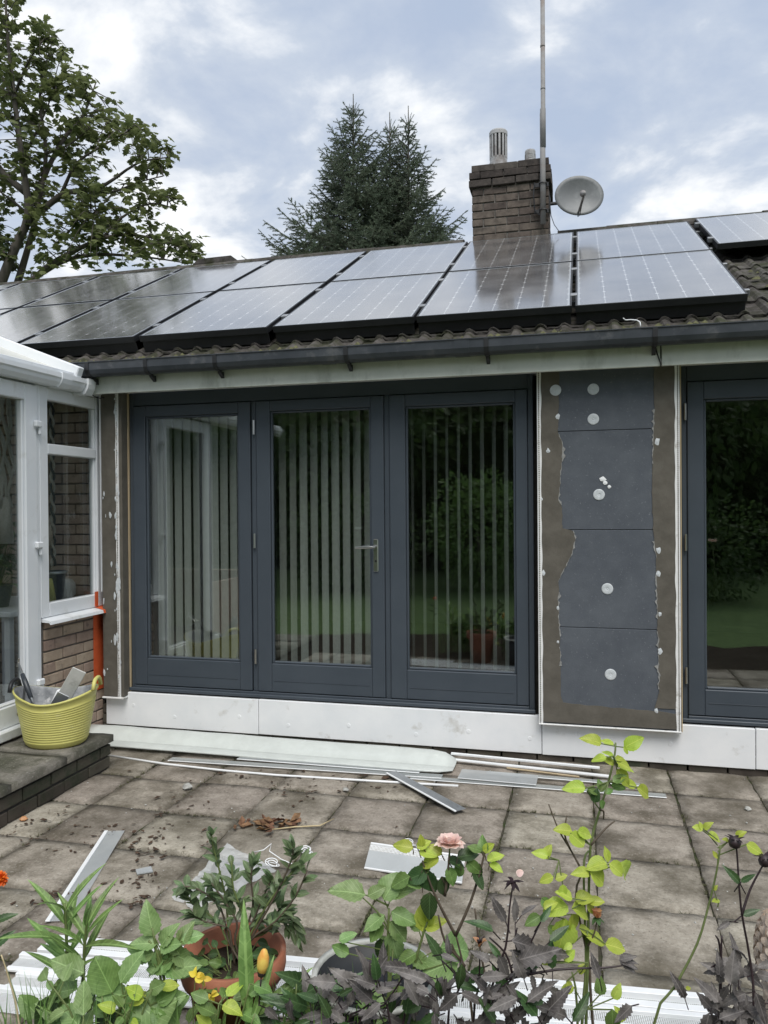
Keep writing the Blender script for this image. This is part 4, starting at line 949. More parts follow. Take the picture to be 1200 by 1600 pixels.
fs += [tuple(range(m)), tuple(n*m+j for j in range(m))]
b.add(vs, fs); tag(b.build('plastic_sleeve', M['sleeve'], smooth=True), 'long milky white plastic sleeve lying along the foot of the wall', 'sleeve', GB)
bead_strip(g2(705,1186), g2(937,1209), .022, 'upper white plastic strip sticking out of the sleeve towards the insulated pier', None, .020, .03, eh=.012)
bead_strip(g2(706,1192), g2(952,1219), .03, 'lower white plastic strip sticking out of the sleeve, just below the upper one', None, .024, .018, eh=.010)
b = MB(); a_, e_ = Vector((*g2(792,1203), .012)), Vector((*g2(905,1217), .012)); b.tube([a_, e_], .006, 6)
tag(b.build('timber_batten', M['wood_strip']), 'thin tan wooden batten lying among the white strips', 'batten')
bead_strip(g2(640,1219), g2(1042,1249), .062, 'long silver grey strip reaching furthest right on the paving', 'clear', .006, .008, eh=.003)
bead_strip(g2(760,1212), g2(1000,1232), .05, 'clear plastic strip lying just above the longest silver strip', 'clear', .005, .012, eh=.004)
bead_strip(g2(715,1221), g2(838,1232), .16, 'milky square of net sheet lying across the strips right of the sleeve', 'net_fine', .004, .020, eh=.002)
bead_strip(g2(262,1191), g2(690,1219), .07, 'clear plastic strip showing below the left half of the sleeve', 'clear', .007, .010, eh=.003)
bead_strip(g2(370,1190), g2(655,1212), .05, 'shorter clear strip with a white edge tucked under the sleeve', 'clear', .008, .015, eh=.004)
b = MB(); pts = [gd(168,1180,.006), gd(260,1194,.007), gd(350,1204,.008), gd(430,1211,.008), gd(560,1219,.008), gd(716,1228,.007)]
b.tube(pts, .0075, 6); tag(b.build('trim_strip', M['white_pl'], smooth=True), 'thin bent white trim curving away from the step corner', 'trim', GB)
bead_strip(g2(604,1214), g2(712,1275), .075, 'short grey metal strip with a white edge lying at an angle below the sleeve', 'alu', .012, .022, side=1, eh=.006)
bead_strip(g2(166,1301), g2(74,1443), .10, 'translucent mesh bead lying alone on the left paving', 'net_fine', .018, .006, side=1, eh=.006)
# bundle across the front of the bed
bead_strip((-1.93,-2.545), (.39,-2.345), .085, 'rearmost white mesh bead of the bundle lying in front of the flower bed', 'net', .03, .008, side=-1, eh=.022, both=True)
bead_strip((-1.96,-2.655), (.42,-2.435), .10, 'middle white mesh bead of the bundle lying in front of the flower bed', 'net', .022, .012, side=-1, eh=.014, both=True)
bead_strip((-1.90,-2.745), (.30,-2.545), .09, 'front white mesh bead of the bundle lying in front of the flower bed', 'net', .02, .007, side=-1, eh=.012, both=True)
bead_strip((-2.02,-2.835), (-1.28,-2.80), .11, 'cut piece of white mesh bead at the bottom left corner', 'net', .022, .006, side=-1, eh=.014)
# tilted bead in the middle of the patio
t = thing('mesh_bead', (-.72,-1.72,.0), 'perforated white angle bead propped on the middle of the patio', 'trim', GB)
A, B = Vector((-.945,-1.70,.004)), Vector((-.50,-1.735,.004)); up_ = Vector((.0,.11,.062))
uvquad('mesh_web', M['net'], t, [A, B, B+up_, A+up_], 0); uvquad('mesh_web', M['net_fine'], t, [A+Vector((0,-.004,.0)), B+Vector((0,-.004,0)), B+up_*.75+Vector((0,-.004,0)), A+up_*.75+Vector((0,-.004,0))], 0)
Mx = Matrix.Translation((A+B)/2+up_) @ Matrix.Rotation(math.atan2(B.y-A.y, B.x-A.x), 4, 'Z'); L = (B-A).length
MB().cbox(-L/2, L/2, -.004, .006, -.006, .006, .002, Mx).build('edge', M['white_pl'], t)
Mx = Matrix.Translation((A+B)/2) @ Matrix.Rotation(math.atan2(B.y-A.y, B.x-A.x), 4, 'Z'); MB().cbox(-L/2, L/2, -.004, .006, -.003, .004, .001, Mx).build('edge', M['white_pl'], t)
b = MB(); P = [gd(212,1362), gd(236,1357), gd(239,1365), gd(214,1369)]
b.add([p+Vector((0,0,.006)) for p in P]+[p+Vector((0,0,.011)) for p in P], [(3,2,1,0),(4,5,6,7),(0,1,5,4),(1,2,6,5),(2,3,7,6),(3,0,4,7)])
tag(b.build('offcut', M['net_fine']), 'small pale rectangular offcut on the paving right of the lone mesh bead', 'offcut')
# crumpled clear bag with white string
b = MB(); NX, NY = 22, 12; vs = []; fs = []
c00, c10, c11, c01 = gd(268,1405), gd(355,1338), gd(436,1312), gd(315,1430)
c11 = gd(432,1362)
for i in range(NX+1):
    for j in range(NY+1):
        u, w = i/NX, j/NY; p = c00.lerp(c10, u).lerp(c01.lerp(c11, u), w)
        p = p + Vector((.02*noise.noise((u*5, w*4, 2)), .02*noise.noise((u*5, w*4, 8)), 0)); h = .030*abs(noise.noise((u*4.2, w*3.1, 5)))+.022*abs(noise.noise((u*9, w*8, 3)))
        vs.append((p.x, p.y, .005+h+(.05*u*(1-w) if u > .6 else 0)))
for i in range(NX):
    for j in range(NY): a = i*(NY+1)+j; fs.append((a, a+NY+1, a+NY+2, a+1))
bag = thing('plastic_bag', (c00+c11)/2, 'crumpled clear plastic bag with white cord lying behind the potted shrub', 'bag')
b.add(vs, fs).build('film', M['bag'], bag)
b = MB(); q0, q1, q2 = gd(400,1345), gd(434,1312), gd(436,1352); b.add([q0+Vector((0,0,.02)), gd(415,1330)+Vector((0,0,.05)), q1+Vector((0,0,.05)), gd(436,1335)+Vector((0,0,.03)), q2+Vector((0,0,.012))], [(0,1,3), (1,2,3), (0,3,4)])
pass
def curl(pxs, rad, turns, r=.0022, z=.012):
    c = gd(*pxs); pts = []
    for k in range(int(turns*14)):
        a = k*2*math.pi/14; q = rad*(.7+.3*math.sin(k*.31)); pts.append(c+Vector((q*math.cos(a)+.0008*k*math.sin(k*.1), q*.8*math.sin(a), z+.010+.009*math.sin(k*.37))))
    return pts
MB().tube(curl((424,1356), .035, 2.6), .0026, 5).build('cord', M['white_pl'], bag, True)
MB().tube([gd(395,1332,.04), gd(412,1328,.07), gd(424,1318,.075), gd(421,1330,.06), gd(440,1343,.02), gd(462,1352,.012)], .0026, 5).build('cord', M['white_pl'], bag, True)
b = MB(); b.tube(curl((477,1334), .033, 3.2, z=.006), .003, 5); tag(b.build('string_curl', M['white_pl'], smooth=True), 'loose curl of white string on the paving right of the bag', 'string')
b = MB(); b.tube(curl((638,1322), .03, 2.2, z=.006)+[gd(660,1335,.02), gd(690,1340,.01)], .0022, 5); tag(b.build('string_curl', M['white_pl'], smooth=True), 'loose white string behind the pink rose', 'string')

# dead leaves, twigs and grit
def flake(b, p, s, curlh=.3):
    a = rnd.uniform(0, 6.28); n = 6; pts = []
    for i in range(n):
        t_ = i*6.283/n; x, y = s*math.cos(t_)*rnd.uniform(.7,1.1), s*.5*math.sin(t_)*rnd.uniform(.6,1.1)
        pts.append(p+Vector((x*math.cos(a)-y*math.sin(a), x*math.sin(a)+y*math.cos(a), s*curlh*rnd.uniform(.0,1))))
    b.add(pts+[p+Vector((0,0,.002))], [(i, (i+1) % n, n) for i in range(n)])
hp = thing('leaf_heap', gd(425,1292), 'small heap of brown dead leaves on the paving by the left doors', 'leaves')
lfm = []
for k in range(3):
    b = MB(); flake(b, Vector((0,0,0)), .05, .5); lfm.append(b.mesh('dead_leaf', M['dead_warm']))
for k in range(26):
    c = gd(425+rnd.gauss(0,18), 1293+rnd.gauss(0,5)); s = rnd.uniform(.4, 1.1); inst(lfm[k % 3], 'dead_leaf', hp, c+Vector((0,0,.005+.012*rnd.random())), (jit(.35), jit(.35), jit(3)), (s,)*3)
b = MB(); b.tube([gd(425,1296,.012), gd(460,1292,.010), gd(500,1290,.009), gd(522,1279,.008)], [.003,.004,.004,.002], 5); tag(b.build('twig', M['straw'], smooth=True), 'thin pale twig lying across the paving beside the dead leaf heap', 'twig')
b = MB()
for k in range(620):
    if k < 330: px, py = rnd.uniform(0, 260), rnd.uniform(1215, 1420); 
    else: px, py = rnd.uniform(150, 620), rnd.uniform(1205, 1330)
    p = gd(px, py)
    if p.x < -2.84 or noise.noise((p.x*2.2, p.y*2.2, 6)) < .02: continue
    flake(b, p+Vector((0,0,.004)), rnd.uniform(.005, .02)*(1.6 if rnd.random() < .12 else 1), .4)
o = b.build('leaf_litter', M['dead'], recalc=False, kind='stuff'); o['label'] = 'brown leaf litter scattered over the left paving'; o['category'] = 'litter'
b = MB()
for k in range(150):
    p = gd(rnd.uniform(0, 1200), rnd.uniform(1200, 1530)); s = rnd.uniform(.0015, .005)
    if p.x < -2.84: continue
    b.cbox(-s, s, -s*.7, s*.7, 0, s, s*.3, Matrix.Translation(p+Vector((0,0,.001))) @ Matrix.Rotation(jit(3), 4, 'Z'))
o = b.build('grit', M['stone_bit'], kind='stuff'); o['label'] = 'pale grit and plaster crumbs on the paving'; o['category'] = 'grit'
for (px, py, s, lb) in ((293,1232,.028,'grey stone lump on the paving near the step'), (540,1236,.018,'small grey stone on the paving below the sleeve'), (37,1282,.02,'orange brown leaf curl at the foot of the step'), (1168,1266,.018,'white plaster flake on the paving at the right edge')):
    b = MB(); p = gd(px, py); n = 8
    b.lathe([(.001,0), (s*.9,.003), (s,s*.4), (s*.55,s*.9), (.001,s)], n, (p.x, p.y, .002))
    for v in b.v: v += Vector((jit(.2)*s, jit(.2)*s, 0))
    tag(b.build('stone' if 'leaf' not in lb else 'dead_leaf', M['stone_bit'] if 'leaf' not in lb else M['peach']), lb, 'stone' if 'leaf' not in lb else 'leaf')
# ------------------------------------------------------------------ foreground plants
def leaf_mesh(name, m, wid, n=7, fold=.18, droop=.15, tooth=0, wave=.0, wseed=0):
    """leaf along +Y, length 1, real fold along the midrib"""
    b = MB(); vs = []; fs = []
    N_ = n*2 if tooth else n
    for i in range(N_+1):
        u = i/N_; w = wid(u)*(1-(tooth if (i % 2) else 0)); z = -droop*u*u; wz = wave*math.sin(u*9+wseed)
        vs += [(-w, u-(.03 if tooth and i % 2 == 0 else 0), z+fold*w+wz), (-w*.5, u, z+fold*w*.42+wz*.3), (0, u, z), (w*.5, u, z+fold*w*.42-wz*.3), (w, u-(.03 if tooth and i % 2 == 0 else 0), z+fold*w-wz)]
    for i in range(N_):
        a = i*5
        for k in range(4): fs.append((a+k, a+k+1, a+k+6, a+k+5))
    b.add(vs, fs); return b.mesh(name, m, True)
ovate = lambda u: .34*math.sin(math.pi*min(1, u**.75))**.8
round_ = lambda u: .44*math.sin(math.pi*min(1, u**.85))**.62
lance = lambda u: .075*math.sin(math.pi*min(1, u**.8))**.8
lance2 = lambda u: .19*math.sin(math.pi*min(1, u**.7))**.85
small = lambda u: .21*math.sin(math.pi*u**.85)**.85
def lset(key, m, f, k=3, **kw): return [leaf_mesh(key, M[m], f, fold=.18+.14*i, droop=.06+.14*i, wseed=i*2, **kw) for i in range(k)]
LM = {'lime': lset('leaf', 'lime', ovate, wave=.02, tooth=.05), 'limer': lset('leaf', 'lime', round_, wave=.02, tooth=.05), 'green': lset('leaf', 'green', ovate, wave=.025, tooth=.07), 'pale': lset('leaf', 'pale_green', ovate, tooth=.12, wave=.03),
      'big': lset('leaf', 'pale_green', round_, tooth=.06, wave=.03), 'bigd': lset('leaf', 'green', round_, tooth=.06, wave=.03), 'lance': lset('leaf', 'green', lance), 'lanced': lset('leaf', 'deep', lance), 'shrub': lset('leaf', 'shrub', small),
      'deep': lset('leaf', 'deep', ovate, tooth=.07, wave=.02), 'purple': lset('leaf', 'purple', lance2, tooth=.22, wave=.03), 'purplew': lset('leaf', 'purple', lambda u: .25*math.sin(math.pi*min(1, u**.62))**.9, tooth=.28, wave=.05), 'dgreen': lset('leaf', 'deep', lance2, tooth=.15),
      'blackp': lset('petal', 'black_petal', lance2), 'pinkp': lset('petal', 'pink', round_), 'orangep': lset('petal', 'orange', round_), 'peachp': lset('petal', 'peach', round_), 'yellowp': lset('petal', 'yellow_fl', ovate)}
class Plant:
    def __init__(s, name, base, label, cat, group=None):
        s.t = thing(name, base, label, cat, group); s.pet = MB(); s.pm = 'stem_green'; s.n = 0
    def stem(s, pts, r, m='stem_green', n=6):
        r = r if isinstance(r, list) else [r*(1-.45*i/(len(pts)-1)) for i in range(len(pts))]
        return MB().tube(smooth(pts), interp_r(r, len(pts)), n).build('stem', M[m], s.t, True)
    def leaf(s, key, p, d, nrm, size, sx=None, pet=None):
        me = LM[key][rnd.randrange(len(LM[key]))]; s.n += 1
        inst(me, me.name.split('.')[0], s.t, None, M=aim(p, d, nrm, size, sx))
        if pet is not None: s.pet.tube([pet, p], .0016, 4)
    def done(s):
        if s.pet.v: s.pet.build('petioles', M[s.pm], s.t, recalc=False, kind='stuff')
def smooth(pts):
    pts = [Vector(p) for p in pts]; out = []
    for i in range(len(pts)-1):
        p0, p1, p2, p3 = pts[max(i-1,0)], pts[i], pts[i+1], pts[min(i+2,len(pts)-1)]
        for k in range(3):
            t_ = k/3; out.append(.5*((2*p1)+(p2-p0)*t_+(2*p0-5*p1+4*p2-p3)*t_*t_+(3*p1-p0-3*p2+p3)*t_**3))
    return out+[pts[-1]]
def interp_r(r, n):
    out = []
    for i in range(n-1):
        for k in range(3): out.append(r[i]+(r[i+1]-r[i])*k/3)
    return out+[r[-1]]
def scr(ang, fw=0.0): a = R(ang); return RT*math.cos(a)+UP*math.sin(a)+FWD*fw
NRM = Vector((0,0,.75))-FWD*.65
def sleaf(P, key, px, py, t, ang, L, fw=None, pet=None, nj=.45):
    """leaf whose base is at photo pixel (px,py), L pixels long, pointing ang degrees on screen"""
    m = L*t/1202; fw = jit(.35) if fw is None else fw
    P.leaf(key, at(px, py, t), scr(ang, fw), NRM+Vector((jit(nj), jit(nj), jit(nj))), m, pet=pet)
def ground_at(px, t): return 800+1202*(1.60/t)

# terracotta pot with shrub
pc = at(365, 1505, 2.27); pc.z = 0.0; PR = .138
pot = thing('terracotta_pot', pc-Vector((0,0,.0)), 'round terracotta pot holding the small-leaved shrub', 'pot')
RZ = .315
MB().lathe([(.001,.0), (.095,.0), (.130,.245), (.149,.25), (.154,.27), (.154,RZ), (.139,RZ), (.136,.25), (.001,.245)], 36, (pc.x, pc.y, .0)).build('pot_body', M['terracotta'], pot, True)
MB().lathe([(.001,.262), (.06,.268), (.134,.255)], 20, (pc.x, pc.y, 0)).build('soil', M['soil'], pot, True)
P = Plant('potted_shrub', pc+Vector((0,0,.262)), 'small-leaved green shrub growing in the terracotta pot', 'shrub')
T = 2.27; rootp = Vector((pc.x+.02, pc.y+.02, .255))
brs = [((352,1400),(335,1330),(330,1305)), ((345,1420),(310,1390),(285,1385)), ((395,1420),(392,1370),(397,1350)), ((420,1410),(450,1370),(478,1345)), ((430,1400),(455,1345),(458,1325)), ((430,1440),(462,1400),(480,1360)), ((380,1430),(365,1390),(362,1345)), ((425,1450),(440,1440),(455,1455)), ((395,1440),(412,1400),(425,1372)), ((340,1440),(300,1410),(292,1400)), ((370,1440),(345,1400),(330,1380)), ((400,1445),(430,1430),(440,1410)), ((410,1460),(448,1430),(470,1470)), ((355,1450),(320,1440),(300,1428))]
for k, br in enumerate(brs):
    dt = jit(.05); pts = [rootp+Vector((jit(.03), jit(.03), 0)), at(365+(br[0][0]-365)*.4, 1470, T+dt*.5)] + [at(x, y, T+dt) for (x, y) in br]
    P.stem(pts, .004, 'stem_brown' if k % 3 else 'stem_green', 5)
    sp = smooth(pts)
    for j in range(24):
        u = rnd.uniform(.35, 1)**.8; i = u*(len(sp)-1); a = sp[int(min(i, len(sp)-2))].lerp(sp[int(min(i, len(sp)-2))+1], i-int(min(i, len(sp)-2)))
        d = (sp[min(int(i)+1, len(sp)-1)]-sp[max(int(i)-1, 0)]).normalized()
        side = Vector((jit(1), jit(1), jit(.6))); P.leaf('shrub', a, d*.75+side*.75, Vector((0,0,1))-FWD*.4+Vector((jit(.5),jit(.5),0)), rnd.uniform(.030, .052))
P.done()
P = Plant('potted_ivy', pc+Vector((-.03,-.04,.26)), 'low rounded leaves growing over the front rim of the terracotta pot', 'plant')
for k in range(46):
    a, r_ = rnd.uniform(0, 6.28), .12*math.sqrt(rnd.random()); p = Vector((pc.x+r_*math.cos(a), pc.y-.02+r_*math.sin(a), .272+rnd.uniform(0,.04))); P.leaf('deep' if k % 3 else 'green', p, Vector((math.cos(a)+jit(.6), math.sin(a)+jit(.6), jit(.4))), NRM+Vector((jit(.5),jit(.5),0)), rnd.uniform(.028,.05), pet=Vector((pc.x+r_*.4*math.cos(a), pc.y-.02+r_*.4*math.sin(a), .262)))
P.done()

# black pot with a pale rim
bc = at(585, 1560, 2.22); bc.z = 0
bp = thing('black_pot', bc, 'large black plastic pot with a pale rim behind the dark dahlia', 'pot')
MB().lathe([(.001,0), (.14,0), (.17,.265), (.165,.265), (.16,.24), (.001,.23)], 36, (bc.x, bc.y, 0)).build('pot_body', M['black_pl'], bp, True)
MB().lathe([(.167,.262), (.181,.264), (.181,.276), (.165,.276), (.165,.263)], 36, (bc.x, bc.y, 0)).build('rim', M['shrub_rim'] if 'shrub_rim' in M else M['grey_blade'], bp, True)

# lily-like plant, left
def stalk_plant(name, label, cat, stalks, key, T, root_px, mstem='stem_green', group=None, n=16, L=(70,105), up=35):
    rt = at(root_px, ground_at(root_px, T), T); P = Plant(name, rt, label, cat, group)
    for (pts2, r_) in stalks:
        pts = [rt+Vector((jit(.03), jit(.03), 0))] + [at(x, y, T+jit(.02)) for (x, y) in pts2]; P.stem(pts, r_, mstem); sp = smooth(pts)
        for j in range(n):
            i = int((.45+.55*j/n)*(len(sp)-1)); a = sp[i]; an = j*2.4+jit(.7); d = RT*math.cos(an)+FWD*math.sin(an)*.8+Vector((0,0,.35+1.1*(j/n)+jit(.45)))
            P.leaf(key, a, d, Vector((0,0,1))-d*.3-FWD*.3, rnd.uniform(*L)*T/1202)
    P.done(); return P
stalk_plant('lily_plant', 'green lily-like plant with narrow leaves in front of the mesh bundle at lower left', 'plant', [([(106,1560),(104,1470),(101,1412)], .006), ([(128,1560),(132,1480),(136,1440)], .006)], 'lance', 2.12, 115, n=12)
# broad-leaved plants, lower left
rt = at(240, ground_at(240, 2.1), 2.1); P = Plant('broadleaf_plant', rt, 'pale green broad-leaved plant left of the terracotta pot', 'plant')
for pts2 in (((252,1580),(250,1520),(238,1450)), ((275,1580),(272,1500),(284,1455)), ((258,1560),(246,1490),(232,1470))):
    P.stem([rt]+[at(x, y, 2.1) for (x, y) in pts2], .005)
for (px, py, an, L) in ((240,1462,105,52), (245,1475,170,42), (250,1480,20,40), (252,1478,60,40), (285,1470,15,34), (280,1475,60,36), (272,1500,200,50), (255,1500,215,55), (268,1490,-30,42), (240,1490,190,40), (250,1505,-20,60), (280,1490,120,34), (245,1485,-70,44), (262,1515,10,55), (236,1500,140,40)):
    sleaf(P, 'pale', px, py, 2.1, an, L, nj=.3, pet=at(252, min(py+22, 1560), 2.1))
P.done()
rt = at(130, ground_at(130, 2.0), 2.0); P = Plant('big_leaf_plant', rt, 'plant with large wavy leaves at the bottom left', 'plant')
P.stem([rt, at(140,1590,2.0), at(128,1535,2.0)], .006); P.stem([rt, at(180,1600,2.0), at(200,1540,2.0)], .006)
for (px, py, an, L, k) in ((130,1520,165,60,'pale'), (150,1545,-20,58,'pale'), (120,1545,200,60,'pale'), (190,1535,60,54,'pale'), (205,1560,-30,70,'pale'), (175,1550,120,60,'bigd'), (235,1570,10,56,'pale'), (110,1580,170,60,'pale'), (250,1560,-60,60,'pale'), (90,1560,-120,70,'deep'), (220,1600,40,70,'big')):
    sleaf(P, k, px, py, 2.0, an, L, nj=.35, pet=at(140 if px < 165 else 195, min(py+45, 1640), 2.0))
P.done()
def mound(name, label, cat, box, n, keys, T, L, group=None, pm='stem_green', stems=10):
    x0, x1, y0, y1 = box; cx = (x0+x1)/2; rt = at(cx, ground_at(cx, T), T); P = Plant(name, rt, label, cat, group); P.pm = pm; tips = []
    for k in range(stems):
        x, y = rnd.uniform(x0, x1), y0+(y1-y0)*rnd.random()**1.3; t_ = T+jit(.09); pts = [rt+Vector((jit(.08), jit(.05), 0)), at(cx+(x-cx)*.6, (y1+80+y)/2, t_), at(x, y, t_)]; P.stem(pts, .0035, pm, 5); tips.append((x, y, t_, smooth(pts)))
    for k in range(n):
        x, y, t_, sp = tips[k % stems]; i = rnd.randrange(len(sp)//3, len(sp)); a = sp[i]; an = rnd.uniform(0, 6.28)
        d = RT*math.cos(an)+FWD*math.sin(an)*.7+Vector((0,0,rnd.uniform(-.3,.8))); p = a+d.normalized()*rnd.uniform(.008,.03)
        P.leaf(keys[k % len(keys)], p, d, NRM+Vector((jit(.6),jit(.6),jit(.3))), rnd.uniform(*L)*T/1202, pet=a)
    P.done(); return P
mound('leafy_perennial', 'mixed small green leaves crowding the bottom edge below the terracotta pot', 'plant', (210,430,1530,1640), 75, ['green','pale','lime','green'], 2.0, (24,44), stems=14)
mound('leafy_perennial', 'dark and mid green leaves at the bottom edge right of the terracotta pot', 'plant', (420,520,1530,1640), 44, ['green','dgreen','deep','lanced'], 2.0, (34,80), stems=10)
mound('leafy_perennial', 'green leaves low down below the large wavy leaves at bottom left', 'plant', (20,230,1575,1660), 50, ['green','pale','deep'], 1.95, (30,60), stems=12)
mound('leafy_perennial', 'thin patch of small leaves between the black pot and the pink rose', 'plant', (540,640,1465,1560), 34, ['pale','green'], 2.14, (18,36), stems=6)

mound('leafy_perennial', 'tangle of small yellow-green leaves beneath the pale broad-leaved plant', 'plant', (70,300,1535,1600), 90, ['pale','lime','green','lance'], 2.02, (16,34), stems=16)
# yellow bud lily with a tall blade leaf
rt = at(405, ground_at(405, 1.98), 1.98); P = Plant('bud_lily', rt, 'yellow and orange flower bud on a dark stem in front of the terracotta pot', 'flower')
P.stem([rt, at(401,1640,1.98), at(404,1580,1.98), at(408,1528,1.98)], .0038, 'stem_dark')
bb = at(409,1524,1.98); q = MB(); q.lathe([(.001,0), (.010,.006), (.0155,.026), (.0150,.046), (.008,.064), (.002,.070)], 14, bb)
for v in q.v: v += RT*((v-bb).z*.10)
q.build('bud', M['bud'], P.t, True)
q = MB(); q.lathe([(.001,-.004), (.010,0), (.0115,.010), (.011,.012)], 12, bb); q.build('calyx', M['stem_dark'], P.t, True)
sleaf(P, 'lance', 388, 1590, 1.99, 93, 160, fw=.0, nj=.1); sleaf(P, 'lance', 392, 1600, 1.97, 70, 95, fw=.1, nj=.2); sleaf(P, 'lance', 398, 1590, 1.98, 40, 110, fw=.2, nj=.2); sleaf(P, 'lanced', 470, 1590, 1.98, 30, 120, nj=.2)
P.done()
# low yellow snapdragon bits
rt = at(320, ground_at(320, 1.99), 1.99); P = Plant('yellow_flower', rt, 'small yellow flowers low among the leaves left of the orange bud', 'flower')
for (px, py) in ((318,1531), (330,1555), (306,1525)):
    P.stem([rt, at(px-4, 1600, 1.99), at(px, py, 1.99)], .002)
    for k in range(4): sleaf(P, 'yellowp', px, py, 1.99, 90+90*k+jit(40), 13)
P.done()

# mid plant with lobed leaves
rt = at(600, ground_at(600, 2.1), 2.1); P = Plant('lobed_plant', rt, 'light green plant with broad lobed leaves left of the pink rose', 'plant')
P.stem([rt, at(608,1560,2.1), at(606,1470,2.1), at(608,1420,2.1)], .006); P.stem([rt, at(640,1540,2.1), at(658,1470,2.1), at(668,1440,2.1)], .005)
P.stem([at(606,1450,2.1), at(590,1425,2.1), at(566,1402,2.1)], .003)
for (px, py, an, L, k) in ((570,1398,165,58,'pale'), (575,1400,25,32,'pale'), (600,1405,60,45,'big'), (610,1400,30,40,'pale'), (612,1425,-20,42,'green'), (600,1430,210,40,'pale'), (610,1440,-50,44,'pale'), (595,1440,240,34,'green'), (605,1470,-120,42,'deep'), (612,1455,-80,50,'pale'), (660,1455,80,48,'lime'), (664,1450,30,36,'lime'), (655,1455,120,30,'green'), (668,1448,100,40,'lime'), (690,1480,-10,52,'big'), (715,1500,200,60,'big'), (650,1490,200,35,'green'), (640,1500,-10,40,'pale'), (530,1470,20,30,'pale'), (545,1490,160,30,'green')):
    sleaf(P, k, px, py, 2.1, an, L, nj=.3, pet=at(607 if px < 630 else 660, py+16, 2.1))
P.done()

# pink rose
rt = at(750, ground_at(750, 2.08), 2.08); P = Plant('pink_rose', rt, 'rose bush with one open pale pink flower', 'rose'); P.pm = 'stem_brown'; T = 2.08
for pts2 in (((735,1560),(722,1500),(712,1460)), ((712,1462),(690,1420),(674,1385),(660,1345)), ((712,1462),(735,1410),(752,1355),(757,1330)), ((720,1500),(695,1470),(685,1430)), ((695,1400),(700,1360),(702,1335)), ((760,1560),(748,1470),(742,1420)), ((726,1510),(712,1490),(706,1475))):
    P.stem(([rt] if pts2[0][1] > 1550 else [])+[at(x, y, T) for (x, y) in pts2], .0045, 'stem_brown')
for (px, py, an, L, k) in ((645,1325,170,32,'lime'), (652,1325,30,24,'lime'), (660,1322,100,18,'lime'), (655,1330,-10,30,'lime'), (690,1335,150,26,'lime'), (685,1340,200,28,'limer'), (700,1345,-20,34,'deep'), (715,1340,10,36,'deep'), (730,1345,-40,30,'green'), (750,1350,-110,30,'deep'), (757,1335,100,28,'green'), (752,1330,160,24,'green'), (755,1330,40,22,'lime'), (762,1345,20,30,'lime'), (765,1350,-20,24,'lime'), (660,1360,-60,44,'deep'), (668,1362,200,40,'deep'), (690,1370,-80,36,'deep'), (640,1370,210,38,'green'), (672,1395,-95,42,'deep'), (660,1385,160,30,'green'), (700,1355,-70,30,'green'), (672,1350,220,28,'green'), (740,1360,-60,32,'deep'), (720,1350,-100,26,'green')):
    sleaf(P, k, px, py, T, an, L, nj=.4, pet=at(px+jit(8), py+10, T))
fc = at(703,1318,T)
for ring, (cnt, rr, el, sz) in enumerate(((4,.004,80,.026), (6,.008,62,.032), (8,.011,40,.036), (10,.012,14,.038))):
    for k in range(cnt):
        a = 6.283*k/cnt+ring*.5; d = Vector((math.cos(a)*math.cos(R(el)), math.sin(a)*math.cos(R(el)), math.sin(R(el)))); P.leaf('pinkp', fc+Vector((math.cos(a)*rr*.4, math.sin(a)*rr*.4, -.004)), d, Vector((-math.cos(a)*math.sin(R(el)), -math.sin(a)*math.sin(R(el)), math.cos(R(el)))), sz)
P.stem([at(702,1338,T), fc+Vector((0,0,-.004))], .003); P.done()

# tall lime rose
T = 1.9; rt = at(925, ground_at(925, T), T); P = Plant('lime_rose', rt, 'tall rose with bright lime leaves rising in front of the right paving', 'rose')
z8 = lambda x, y: (850+x/3.43, 1140+y/3.43)
for pts in ([(250,1577+700),(225,1577),(235,1200),(240,900),(250,620),(300,430),(345,280),(378,140),(384,70)], [(215,1577+650),(205,1560),(225,1250),(215,900),(215,700),(240,650)], [(250,620),(330,530),(380,490)], [(190,730),(140,640),(80,540),(25,400)], [(300,430),(320,440),(318,480)], [(240,2200),(255,1500),(240,1250),(170,900),(210,760)], [(175,2200),(178,1500),(150,1300)], [(140,640),(110,560),(122,460)]):
    pp = [at(*z8(x, y), T+.01*k) for k, (x, y) in enumerate(pts)]
    if pts[0][1] > 2000: pp[0] = rt+Vector((jit(.04), jit(.03), 0))
    P.stem(pp, .0042 if pts[0][1] > 2000 else .003, 'stem_green' if pts[0][1] > 2000 and pts[0][0] != 240 else 'stem_brown')
